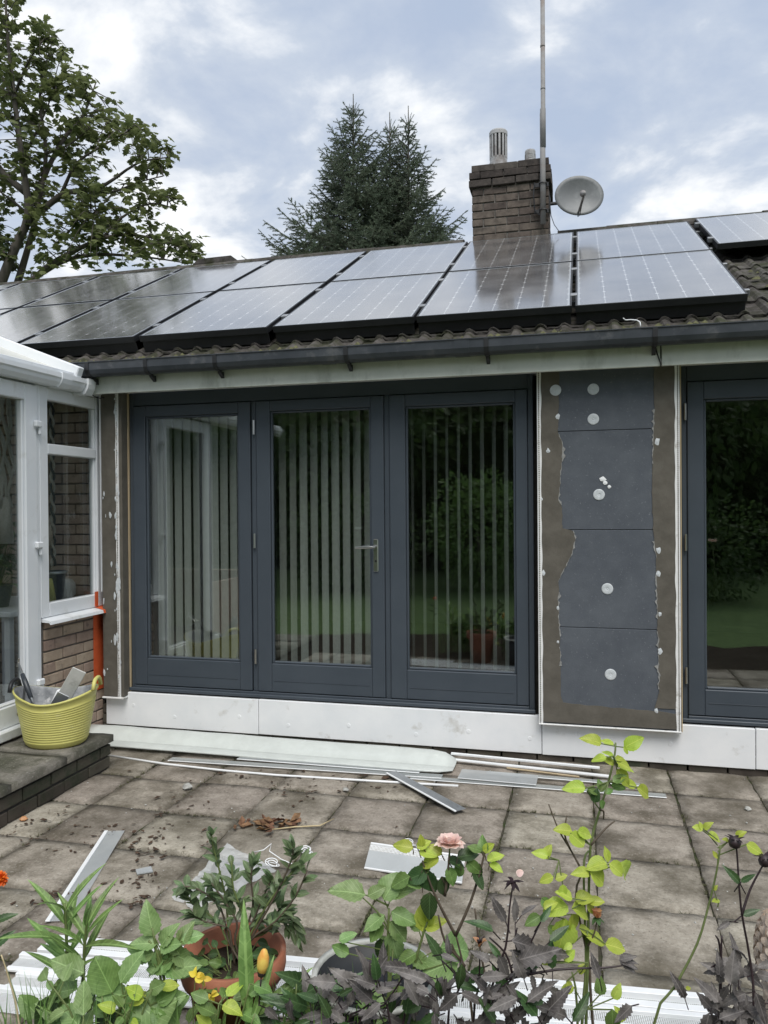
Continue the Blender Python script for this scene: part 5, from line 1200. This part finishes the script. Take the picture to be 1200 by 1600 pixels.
hero = [(305,75,155,80,'lime'),(375,80,165,55,'lime'),(430,95,30,85,'lime'),(425,95,-50,40,'lime'),(335,150,190,60,'lime'),(375,185,150,60,'lime'),(370,150,140,45,'lime'),(385,165,20,40,'lime'),(390,175,-15,60,'lime'),(395,200,-5,70,'lime'),(390,215,-45,70,'lime'),(415,255,-50,50,'lime'),(435,285,-20,60,'lime'),(500,310,-35,80,'lime'),(220,315,175,85,'lime'),(230,330,-20,50,'green'),(370,280,25,60,'green'),(360,300,-10,60,'green'),(270,390,80,55,'deep'),(300,330,60,40,'green'),(310,330,100,45,'green'),(290,345,150,50,'green'),(330,345,30,40,'green'),(300,380,-60,40,'green'),
 (150,545,165,75,'lime'),(140,555,-40,70,'limer'),(180,545,-20,70,'lime'),(345,710,100,60,'lime'),(335,720,175,80,'limer'),(350,720,-30,65,'limer'),(410,715,-55,105,'lime'),(240,770,165,70,'lime'),(250,760,-40,80,'limer'),(150,905,150,70,'lime'),(125,945,185,100,'limer'),(170,915,20,70,'limer'),(240,920,10,60,'lime'),(150,960,-20,85,'limer'),(235,930,-60,50,'lime'),(110,1015,-100,120,'limer'),(150,990,-80,70,'limer'),
 (190,1065,-30,70,'lime'),(230,1110,-20,95,'lime'),(330,1150,-15,90,'lime'),(60,1250,130,60,'lime'),(110,1240,40,60,'lime'),(40,1240,175,60,'lime'),(120,1350,-60,50,'lime'),(190,1310,60,50,'lime'),(160,1380,200,60,'lime'),(300,1420,90,70,'green'),(370,1440,60,60,'lime'),(365,1500,-90,90,'green'),(20,680,160,60,'lime'),(0,690,60,60,'lime'),(50,790,200,60,'lime'),(60,800,20,50,'lime'),(100,830,-90,50,'lime'),(-10,900,-60,60,'green'),(0,960,30,60,'lime'),(-20,1000,200,70,'green'),(20,1060,-40,60,'green'),(430,1560,120,60,'lime'),(150,1150,200,40,'lime')]
spn = [at(*z8(x, y), T) for (x, y) in ((384,90),(378,140),(345,280),(300,430),(250,620),(240,780),(238,920),(235,1080),(235,1250),(225,1500),(80,700),(60,1000))]
for (x, y, an, L, k) in hero:
    px, py = z8(x, y); p = at(px, py, T); ns = min(spn, key=lambda s_: (s_-p).length); sleaf(P, k, px, py, T+jit(.015), an, L/3.43*1.4, nj=.3, pet=ns if (ns-p).length < .09 else None)
bb = at(*z8(285,1010), T); 
for k in range(7): P.leaf('peachp', bb, Vector((.35*math.cos(k*.9), .35*math.sin(k*.9), 1)), Vector((-math.cos(k*.9), -math.sin(k*.9), .2)), .024)
for k in range(5): P.leaf('deep', bb, Vector((math.cos(k*1.26), math.sin(k*1.26), -.5)), Vector((0,0,1)), .02)
P.stem([at(*z8(235,1160), T), at(*z8(270,1090), T), bb], .0025, 'stem_brown'); P.done()

# young rose stem, right
T = 1.85; rt = at(1000, ground_at(1000, T), T); P = Plant('young_rose', rt, 'slanting young rose shoot with a few yellow-green leaves near the right edge', 'rose')
P.stem([rt]+[at(*z8(x, y), T) for (x, y) in ((590,1577),(700,1380),(820,1150),(880,950),(925,760),(945,620))], .0035)
for (x, y, an, L) in ((850,530,170,55), (860,535,60,55), (880,560,-25,80), (850,540,110,45), (990,595,160,35), (1030,575,45,55), (1085,615,-30,90), (940,915,180,45), (930,690,120,40), (910,860,60,30), (760,1390,10,30)): sleaf(P, 'lime', *z8(x, y), T, an, L/3.43*1.1, nj=.3, pet=at(*z8(930, min(y+60, 950)), T) if y < 950 else None)
P.done()

# dark dahlias
def dahlia(name, label, stalks, T, root_px, leaves, group='dark-leaved dahlias in the flower bed'):
    rt = at(root_px, ground_at(root_px, T), T); P = Plant(name, rt, label, 'dahlia', group); P.pm = 'stem_dark'
    for pts2 in stalks:
        pts = [at(x, y, T+jit(.01)) for (x, y) in pts2]
        if pts2[0][1] > 1560: pts = [rt+Vector((jit(.05), jit(.04), 0))]+pts
        P.stem(pts, .0034, 'stem_dark')
    for (px, py, an, L, k) in leaves: sleaf(P, k, px, py, T+jit(.06), an, L, nj=.5, pet=at(px-math.cos(R(an))*14, py+math.sin(R(an))*14+6, T))
    return P
lv = []
for k in range(95):
    px = rnd.gauss(760, 75); py = rnd.uniform(1490, 1640)
    if py < 1500 and abs(px-760) > 90: continue
    lv.append((px, py, rnd.uniform(0, 360), rnd.uniform(26, 58), ('purple', 'purplew', 'purple', 'dgreen')[k % 4]))
lv += [(790,1440,120,45,'purple'), (805,1440,90,40,'purple'), (815,1430,40,30,'purple'), (770,1455,150,45,'dgreen'), (800,1470,-20,60,'purplew'), (840,1490,0,60,'purple'), (690,1500,120,50,'dgreen'), (860,1470,30,40,'dgreen'), (810,1500,20,70,'purplew'), (845,1440,45,30,'dgreen')]
P = dahlia('dark_dahlia', 'dark purple-leaved dahlia in the middle of the bed with a faded black flower', [((760,1600),(790,1480),(796,1420),(801,1385)), ((755,1590),(800,1530),(845,1440)), ((740,1600),(748,1540),(750,1485)), ((790,1530),(870,1515),(945,1512),(975,1508)), ((800,1520),(790,1490),(765,1465)), ((700,1600),(720,1540),(690,1500)), ((812,1500),(805,1470),(808,1450))], 1.84, 760, lv)
fb = at(801,1378,1.84)
for k in range(9): P.leaf('blackp', fb, Vector((math.cos(k*.7), math.sin(k*.7), .3-.9*(k % 3)*.5)), Vector((0,0,1)), .028)
for k in range(3): P.leaf('pinkp', at(808,1368,1.84), RT*.8+UP*(.6+.1*k)+FWD*jit(.3), NRM, .018)
fb = at(982,1502,1.84)
for k in range(7): P.leaf('purple', at(968,1500,1.84), RT*.6+UP*(-.5+.13*k)+FWD*jit(.4), NRM+Vector((jit(.6),jit(.6),0)), .045)
fb = at(750,1480,1.84)
for k in range(7): P.leaf('peachp' if k % 3 == 0 else 'blackp', fb, Vector((.4*math.cos(k), .4*math.sin(k), 1)), Vector((-math.cos(k), -math.sin(k), .2)), .026)
P.done()
lv = []
for k in range(65):
    px = rnd.gauss(1160, 38); py = rnd.uniform(1505, 1640); lv.append((px, py, rnd.uniform(0, 360), rnd.uniform(26, 54), ('purple', 'purplew', 'purple')[k % 3]))
lv += [(1156,1380,130,34,'dgreen'), (1158,1378,40,26,'dgreen'), (1160,1430,20,30,'dgreen'), (1140,1440,200,26,'purple')]
P = dahlia('dark_dahlia', 'dark purple-leaved dahlia at the right edge with bare budded stems', [((1178,1580),(1172,1500),(1158,1420),(1152,1340),(1150,1320)), ((1159,1430),(1172,1390),(1192,1352)), ((1127,1580),(1127,1490),(1128,1462)), ((1130,1530),(1124,1475),(1118,1462))], 1.83, 1160, lv)
for c in ((1148,1316), (1195,1345)):
    fb = at(*c, 1.83); MB().lathe([(.001,-.016), (.012,-.010), (.015,.0), (.011,.010), (.001,.014)], 12, fb).build('bud', M['stem_dark'], P.t, True)
    for k in range(6): P.leaf('blackp', fb+Vector((0,0,.004)), Vector((math.cos(k*1.05), math.sin(k*1.05), .55)), Vector((-math.cos(k*1.05), -math.sin(k*1.05), .6)), .026)
P.done()
lv = [(rnd.gauss(520, 42), rnd.uniform(1535, 1640), rnd.uniform(0, 360), rnd.uniform(28, 52), ('purple', 'purplew', 'dgreen')[k % 3]) for k in range(40)]
lv += [(575,1530,100,55,'purple'), (580,1535,60,50,'purple'), (570,1540,150,50,'purple'), (585,1545,20,45,'purple')]
P = dahlia('dark_dahlia', 'brownish dark-leaved dahlia in front of the black pot', [((540,1610),(575,1570),(578,1500)), ((520,1600),(500,1560),(480,1520)), ((560,1600),(600,1570),(640,1510))], 1.9, 540, lv); P.done()
lv = [(rnd.gauss(625, 45), rnd.uniform(1520, 1640), rnd.uniform(0, 360), rnd.uniform(28, 50), ('purple', 'purplew', 'dgreen')[k % 3]) for k in range(30)]
P = dahlia('dark_dahlia', 'low dark dahlia foliage between the black pot and the pink rose', [((630,1600),(640,1560),(645,1525)), ((610,1600),(600,1560),(590,1530))], 1.88, 625, lv); P.done()

# indoor plant behind the conservatory door
P = Plant('indoor_plant', (-3.80, -.62, .966), 'dark leafy houseplant seen dimly through the conservatory door', 'plant')
MB().lathe([(.001,0), (.06,0), (.085,.14), (.08,.145), (.001,.13)], 18, (-3.80,-.62,.966)).build('pot_body', M['gutter'], P.t, True)
for k in range(60):
    a = rnd.uniform(0, 6.28); e = Vector((-3.80+.14*math.cos(a)*rnd.random(), -.62+.14*math.sin(a)*rnd.random(), 1.12+rnd.uniform(0, .42))); P.leaf('deep' if k % 4 else 'green', e, Vector((math.cos(a), math.sin(a), jit(.6))), Vector((0,0,1))+Vector((jit(.5),jit(.5),0)), rnd.uniform(.06,.12), pet=Vector((-3.80,-.62,1.09)))
P.done()
# orange marigold on the left edge
T = 2.1; rt = at(-12, ground_at(-12, T), T); P = Plant('marigold', rt, 'orange pompom flower cut off by the left edge', 'flower'); fc = at(-2,1375,T)
P.stem([rt, at(-14,1550,T), at(-8,1440,T), fc], .004)
for k in range(60):
    a = k*2.4; el = math.acos(1-1.6*k/60); d = Vector((math.sin(el)*math.cos(a), math.sin(el)*math.sin(a), math.cos(el))); P.leaf('orangep', fc+d*.006, d, Vector((-math.cos(a), -math.sin(a), .5)), .019)
for (y, an) in ((1440,20), (1460,150), (1480,40), (1420,170)): sleaf(P, 'dgreen', -9, y, T, an, 36)
P.done()
# dry straw stems at bottom left
ds = Plant('dry_stalk', at(40, ground_at(40, 1.95), 1.95), 'dry straw-coloured stalk leaning at the bottom left', 'stalk'); ds.stem([at(45, ground_at(45, 1.95), 1.95), at(30,1600,1.95), at(14,1530,1.95), at(2,1492,1.95)], .0028, 'straw')
b = MB()
for k in range(120):
    px = rnd.choice([rnd.uniform(60, 330), rnd.uniform(430, 560), rnd.uniform(0, 120)]); t_ = rnd.uniform(1.85, 2.1); p = at(px, ground_at(px, t_), t_); p.z = max(p.z, -.02); q_ = at(px+jit(70), rnd.uniform(1490, 1600), t_+jit(.05)); w = Vector((.0018, .0008, 0)); mid = p.lerp(q_, .6)+Vector((jit(.03), jit(.03), 0))
    b.add([p-w, p+w, mid+w, mid-w, q_], [(0,1,2,3), (3,2,4)])
o = b.build('bed_grass', M['green'], recalc=False, kind='stuff'); o['label'] = 'thin grass blades mixed into the flower bed'; o['category'] = 'grass'

# ornament cut off by the right edge
oc = at(1222, 1505, 2.0); oc.z = 0
om = thing('garden_ornament', oc, 'beige ornament with a scaly textured top cut off by the right edge', 'ornament')
MB().lathe([(.001,0), (.06,.0), (.075,.05), (.05,.12), (.045,.34), (.05,.36), (.001,.365)], 20, (oc.x, oc.y, 0)).build('stand', M['shell'], om, True)
sc = MB().lathe([(.001,.36), (.04,.375), (.058,.42), (.060,.47), (.045,.53), (.02,.56), (.001,.565)], 24, (oc.x, oc.y, 0)).build('body', M['shell'], om, True)
sm_ = leaf_mesh('scale', M['shell'], round_, n=4, fold=.5, droop=.25)
for r_ in range(8):
    for k in range(14):
        a = 6.283*(k+.5*(r_ % 2))/14; z = .39+.021*r_; rr = .060*math.sqrt(max(.05, 1-((z-.455)/.112)**2)); inst(sm_, 'scale', sc, None, M=aim((oc.x+rr*math.cos(a), oc.y+rr*math.sin(a), z+.012), (math.cos(a)*.35, math.sin(a)*.35, -1), (math.cos(a), math.sin(a), .3), .026))
# ------------------------------------------------------------------ trees behind the house
def maple():
    T = 15.0; tr = thing('maple_tree', at(-20, 921, T), 'tall broadleaved tree with five-lobed leaves behind the house at upper left', 'tree')
    limbs = [([(-25,921),(-18,640),(-8,480),(22,390),(44,335),(34,250),(22,150),(12,60),(8,-20)], .13),
             ([(-18,640),(20,470),(40,400),(58,330),(72,240),(62,150),(80,70)], .09),
             ([(42,350),(95,305),(130,298),(165,288),(215,255),(262,246)], .07),
             ([(50,320),(92,228),(130,180),(150,128)], .06), ([(10,480),(70,420),(130,385),(180,368),(240,372),(312,398)], .07),
             ([(20,460),(90,412),(150,398),(230,402),(296,412)], .06), ([(40,300),(5,270),(-40,200),(-70,120)], .08), ([(20,420),(-30,350),(-80,300)], .08),
             ([(130,298),(175,300),(215,285),(255,275)], .035), ([(95,305),(120,255),(165,225),(200,205)], .04), ([(34,250),(60,200),(85,140)], .04), ([(22,150),(45,95),(70,60)], .035), ([(150,385),(190,340),(235,318),(270,325)], .035), ([(72,240),(110,225),(140,200)], .03), ([(90,380),(120,350),(150,330)], .03), ([(22,150),(-10,100),(-30,50)], .04), ([(44,335),(15,310),(-15,290)], .035)]
    allp = []
    for (pp, r) in limbs:
        dz = jit(.9) if r < .15 else 0; pts = []
        for k, (x, y) in enumerate(pp):
            pts.append(at(x, y, T + (dz*k/(len(pp)-1) if k else 0)))
        sp = smooth(pts); n = len(sp); MB().tube(sp, [max(.012, r*(1-.88*i/(n-1))) for i in range(n)], 7).build('trunk' if r > .15 else 'branch', M['bark'], tr, True); allp += sp
    tw = MB(); lf_ = MB(); lobes = [(0,0), (.10,-.02), (.34,.02), (.26,.20), (.50,.34), (.30,.44), (.22,.60), (.30,.72), (.10,.78), (0,1.0)]
    shape = lobes + [(-x, y) for (x, y) in lobes[-2:0:-1]]
    def mleaf(p, d, n, s):
        Mx = aim(p, d, n, s); c = Mx @ Vector((0,.42,.05)); pts = [Mx @ Vector((x*1.1, y, -.18*abs(x)-.1*y*y)) for (x, y) in shape]; m = len(pts); lf_.add(pts+[c], [(i, (i+1) % m, m) for i in range(m)])
    cl = [(25,60,55,60,5), (60,125,75,38,6), (112,128,42,22,3), (15,200,60,60,6), (100,190,68,42,6), (60,255,58,38,4), (190,212,66,30,7), (240,238,36,22,4), (135,258,50,26,4), (25,330,48,58,5), (95,330,58,46,5), (170,328,76,40,7), (232,310,44,26,4), (140,385,95,38,8), (220,380,76,32,7), (290,392,36,22,3), (35,405,58,36,5), (-40,150,60,90,5), (-50,300,50,90,5), (70,90,45,30,3), (10,20,50,40,4)]
    for (cx, cy, rx, ry, w) in cl:
        for k in range(w*4):
            a = rnd.uniform(0, 6.28); q = math.sqrt(rnd.random()); x, y = cx+rx*q*math.cos(a), cy+ry*q*math.sin(a); e = at(x, y, T+rnd.gauss(0, .75))
            s0 = min(rnd.sample(allp, min(90, len(allp))), key=lambda p_: (p_-e).length); 
            if (s0-e).length > 1.8: s0 = s0.lerp(e, 1-1.3/(s0-e).length)
            mid = s0.lerp(e, .55)+Vector((0,0,.12)); sp = smooth([s0, mid, e]); tw.tube(sp, [.012*(1-.75*i/(len(sp)-1)) for i in range(len(sp))], 4, False)
            for j in range(10):
                i = rnd.randrange(2, len(sp)); p = sp[i]+Vector((jit(.16), jit(.16), jit(.10))); an = rnd.uniform(0, 6.28)
                mleaf(p, Vector((math.cos(an), math.sin(an), rnd.uniform(-.9, .15))), Vector((jit(.5), jit(.5), 1)), rnd.uniform(.10, .19))
    tw.build('twigs', M['bark'], tr, recalc=False, kind='stuff'); lf_.build('crown', M['maple'], tr, recalc=False, kind='stuff')
maple()
def spruce(px, py_top, T, ratio, label, base_py=470, seed=1, lean=0, side=None):
    r = random.Random(seed); top = at(px, py_top, T); base = at(px+lean, 915, T); base.z = -.05; tr = thing('spruce_tree', base, label, 'tree', 'spruces behind the ridge')
    Hh = top.z-base.z; MB().tube([base, base.lerp(top, .5), base.lerp(top, .9), top], [.17, .10, .022, .006], 8).build('trunk', M['bark'], tr, True)
    nd = MB(); wd = MB()
    def brush(a, b_, w=.040, dens=95):
        d = b_-a; L = d.length; 
        if L < 1e-3: return
        dn = d.normalized(); o = dn.orthogonal().normalized(); k = max(5, int(L*dens))
        wd.tube([a, b_], [.006, .003], 3, False)
        for i in range(k):
            u = (i+r.random())/k; an = i*2.4; s_ = (o*math.cos(an)+dn.cross(o)*math.sin(an)); p = a+d*u; tip = p+s_*w*(1-.35*u)+dn*w*.75; sd_ = dn.cross(s_)*.010
            nd.add([p-sd_, p+sd_, tip], [(0,1,2)])
    wd.tube([top-Vector((0,0,.6)), top+Vector((0,0,.12))], [.018, .008], 5); brush(top-Vector((0,0,.5)), top+Vector((0,0,.12)), .026, 90)
    for k in range(5):
        a = k*1.26+seed; p = top-Vector((0,0,.42-.03*k)); brush(p, p+Vector((.13*math.cos(a), .13*math.sin(a), .24)), .026, 90)
    z = .42
    while z < min(Hh*.75, 5.2):
        nb = 5 if z < 1 else 7; L0 = ratio*z*r.uniform(.9, 1.15)+.12; off = r.uniform(0, 6.28)
        for k in range(nb):
            an = off+6.283*k/nb+r.uniform(-.3,.3); L = L0*r.uniform(.55, 1.28); el = R(48-8*min(z,3.5))+r.uniform(-.15,.15)
            h = Vector((math.cos(an), math.sin(an), 0)); 
            p0 = base.lerp(top, 1-(z+r.uniform(-.1,.1))/Hh); pts = [p0]
            for j in range(1, 6):
                u = j/5; pts.append(p0+h*(L*u*math.cos(el))+Vector((0,0,L*(u*math.sin(el)-.22*u*(1-u)*(1 if z > 1 else 0)+.10*u*u))))
            wd.tube(pts, [.014,.012,.010,.008,.006,.003], 4, False)
            for j in range(5): brush(pts[j], pts[j+1], .036, 90)
            n2 = max(3, int(L/.075))
            for q in range(n2):
                u = .18+.80*(q+r.random()*.5)/n2; i = min(4, int(u*5)); p = pts[i].lerp(pts[i+1], u*5-i); sgn = 1 if q % 2 else -1; side_ = Vector((-h.y, h.x, 0))*sgn; d = (h*.75+side_*.75+Vector((0,0,r.uniform(-.30,.28)))).normalized(); l2 = (.10+.36*L*(1-u))*r.uniform(.7,1.2)
                e2 = p+d*l2; brush(p, e2)
                if l2 > .24:
                    for w_ in range(int(l2/.09)):
                        uu = .25+.7*r.random(); p2 = p.lerp(e2, uu); brush(p2, p2+(d*.7+h*.3+Vector((r.uniform(-.6,.6), r.uniform(-.6,.6), r.uniform(-.5,.3)))).normalized()*l2*.42)
        z += .155 if z > .6 else .22
    wd.build('branches', M['bark'], tr, recalc=False, kind='stuff'); nd.build('crown', M['spruce'], tr, recalc=False, kind='stuff')
spruce(552, 156, 17.0, .42, 'tallest spruce, left one of the dark conifers behind the ridge', seed=3)
spruce(638, 174, 17.4, .31, 'right-hand spruce with a long bare leader behind the ridge', seed=8)
spruce(609, 184, 17.8, .26, 'slim spruce tip between the two larger spruces', seed=14)

# ------------------------------------------------------------------ the garden that the glass mirrors
def leafmass(name, label, cat, c, r, n, m, s=.09, trunk=None, group=None):
    t = thing(name, Vector((c[0], c[1], -.05)), label, cat, group); b = MB()
    for k in range(n):
        while True:
            u = Vector((jit(1), jit(1), jit(1)))
            if .45 < u.length < 1: break
        f = 1+.28*noise.noise((u.x*2.2+c[0], u.y*2.2, u.z*2.2+c[1])); p = Vector((c[0]+u.x*r[0]*f, c[1]+u.y*r[1]*f, max(.02, c[2]+u.z*r[2]*f)))
        d = (u+Vector((jit(.8), jit(.8), jit(.8)-.3))).normalized(); sd_ = d.cross(Vector((jit(1), jit(1), 1))).normalized(); w = s*rnd.uniform(.6, 1.3)
        b.add([p, p+d*w*.5+sd_*w*.32, p+d*w, p+d*w*.5-sd_*w*.32], [(0,1,2,3)])
    b.build('crown', M[m], t, recalc=False, kind='stuff')
    MB().tube([(c[0], c[1], -.05), (c[0]+jit(.1), c[1]+jit(.1), c[2])], [trunk or .05, .02], 6).build('stem', M['bark'], t, True)
    return t
GG = 'garden shrubs mirrored in the glass'
hg = leafmass('hedge', 'tall dark hedge at the end of the garden, mirrored in the doors', 'hedge', (-3.0,-15.5,2.2), (11,1.6,3.2), 26000, 'hedge', .26)
b = MB(); vs = []; fs = []; nx, nz = 40, 8
for i in range(nx+1):
    for j in range(nz+1):
        x = -18+30*i/nx; z = -.05+6.2*j/nz*(1+.12*noise.noise((x*.5, 0, 0))); vs.append((x, -15.9+.5*noise.noise((x*.8, z*.8, 2))-.06*z, z)); 
for i in range(nx):
    for j in range(nz): a = i*(nz+1)+j; fs.append((a, a+nz+1, a+nz+2, a+1))
n0 = len(vs); vs += [(x_, y_-1.2, z_) for (x_, y_, z_) in vs]; fs += [tuple(n0+q for q in f) for f in fs]
for i in range(nx): a = i*(nz+1)+nz; fs.append((a, a+nz+1, n0+a+nz+1, n0+a))
b.add(vs, fs).build('inner_growth', M['hedge'], hg)
leafmass('garden_tree', 'large leafy tree mirrored in the middle door', 'tree', (-5.2,-13,4.6), (3.2,2.6,3.0), 6500, 'hedge', .22, .2)
leafmass('garden_tree', 'large leafy tree mirrored in the right-hand door', 'tree', (1.6,-13.4,4.8), (3.4,2.6,3.2), 6500, 'hedge', .22, .2)
leafmass('garden_shrub', 'rounded light green shrub mirrored in the pane beside the insulation', 'shrub', (-1.9,-10.2,1.15), (1.1,1.0,1.2), 3500, 'green', .10, group=GG)
leafmass('garden_shrub', 'green shrub mirrored in the middle door', 'shrub', (-4.4,-9.6,.9), (1.4,1.0,1.1), 3500, 'hedge', .10, group=GG)
leafmass('garden_shrub', 'low flowering shrub mirrored in the door at the right edge', 'shrub', (1.9,-9.2,.8), (1.3,.9,1.0), 3000, 'hedge', .09, group=GG)
leafmass('garden_shrub', 'low green shrub mirrored between the two right panes', 'shrub', (.1,-9.0,.5), (.9,.7,.65), 2200, 'green', .08, group=GG)
for (x, y, z, m, lb) in ((1.5,-8.45,1.35,'yellow_fl','yellow flower mirrored in the right-hand glass'), (2.1,-8.5,1.0,'pink','pink flower mirrored in the right-hand glass'), (-1.0,-8.9,.95,'orange','orange flower mirrored beside the insulation'), (-4.0,-8.7,1.2,'white_pl','white flower mirrored in the middle door')):
    t = thing('garden_flower', (x, y, -.05), lb, 'flower'); MB().tube([(x,y,-.06), (x+.03,y,z*.6), (x,y,z)], .006, 5).build('stem', M['stem_green'], t, True)
    b = MB()
    for k in range(22):
        a = k*2.4; d = Vector((math.cos(a), math.sin(a), .3+.5*(k % 3)*.5)).normalized(); s_ = d.orthogonal().normalized()*.018; p = Vector((x,y,z)); b.add([p, p+d*.05+s_, p+d*.085, p+d*.05-s_], [(0,1,2,3)])
    b.build('flower_head', M[m], t, recalc=False)
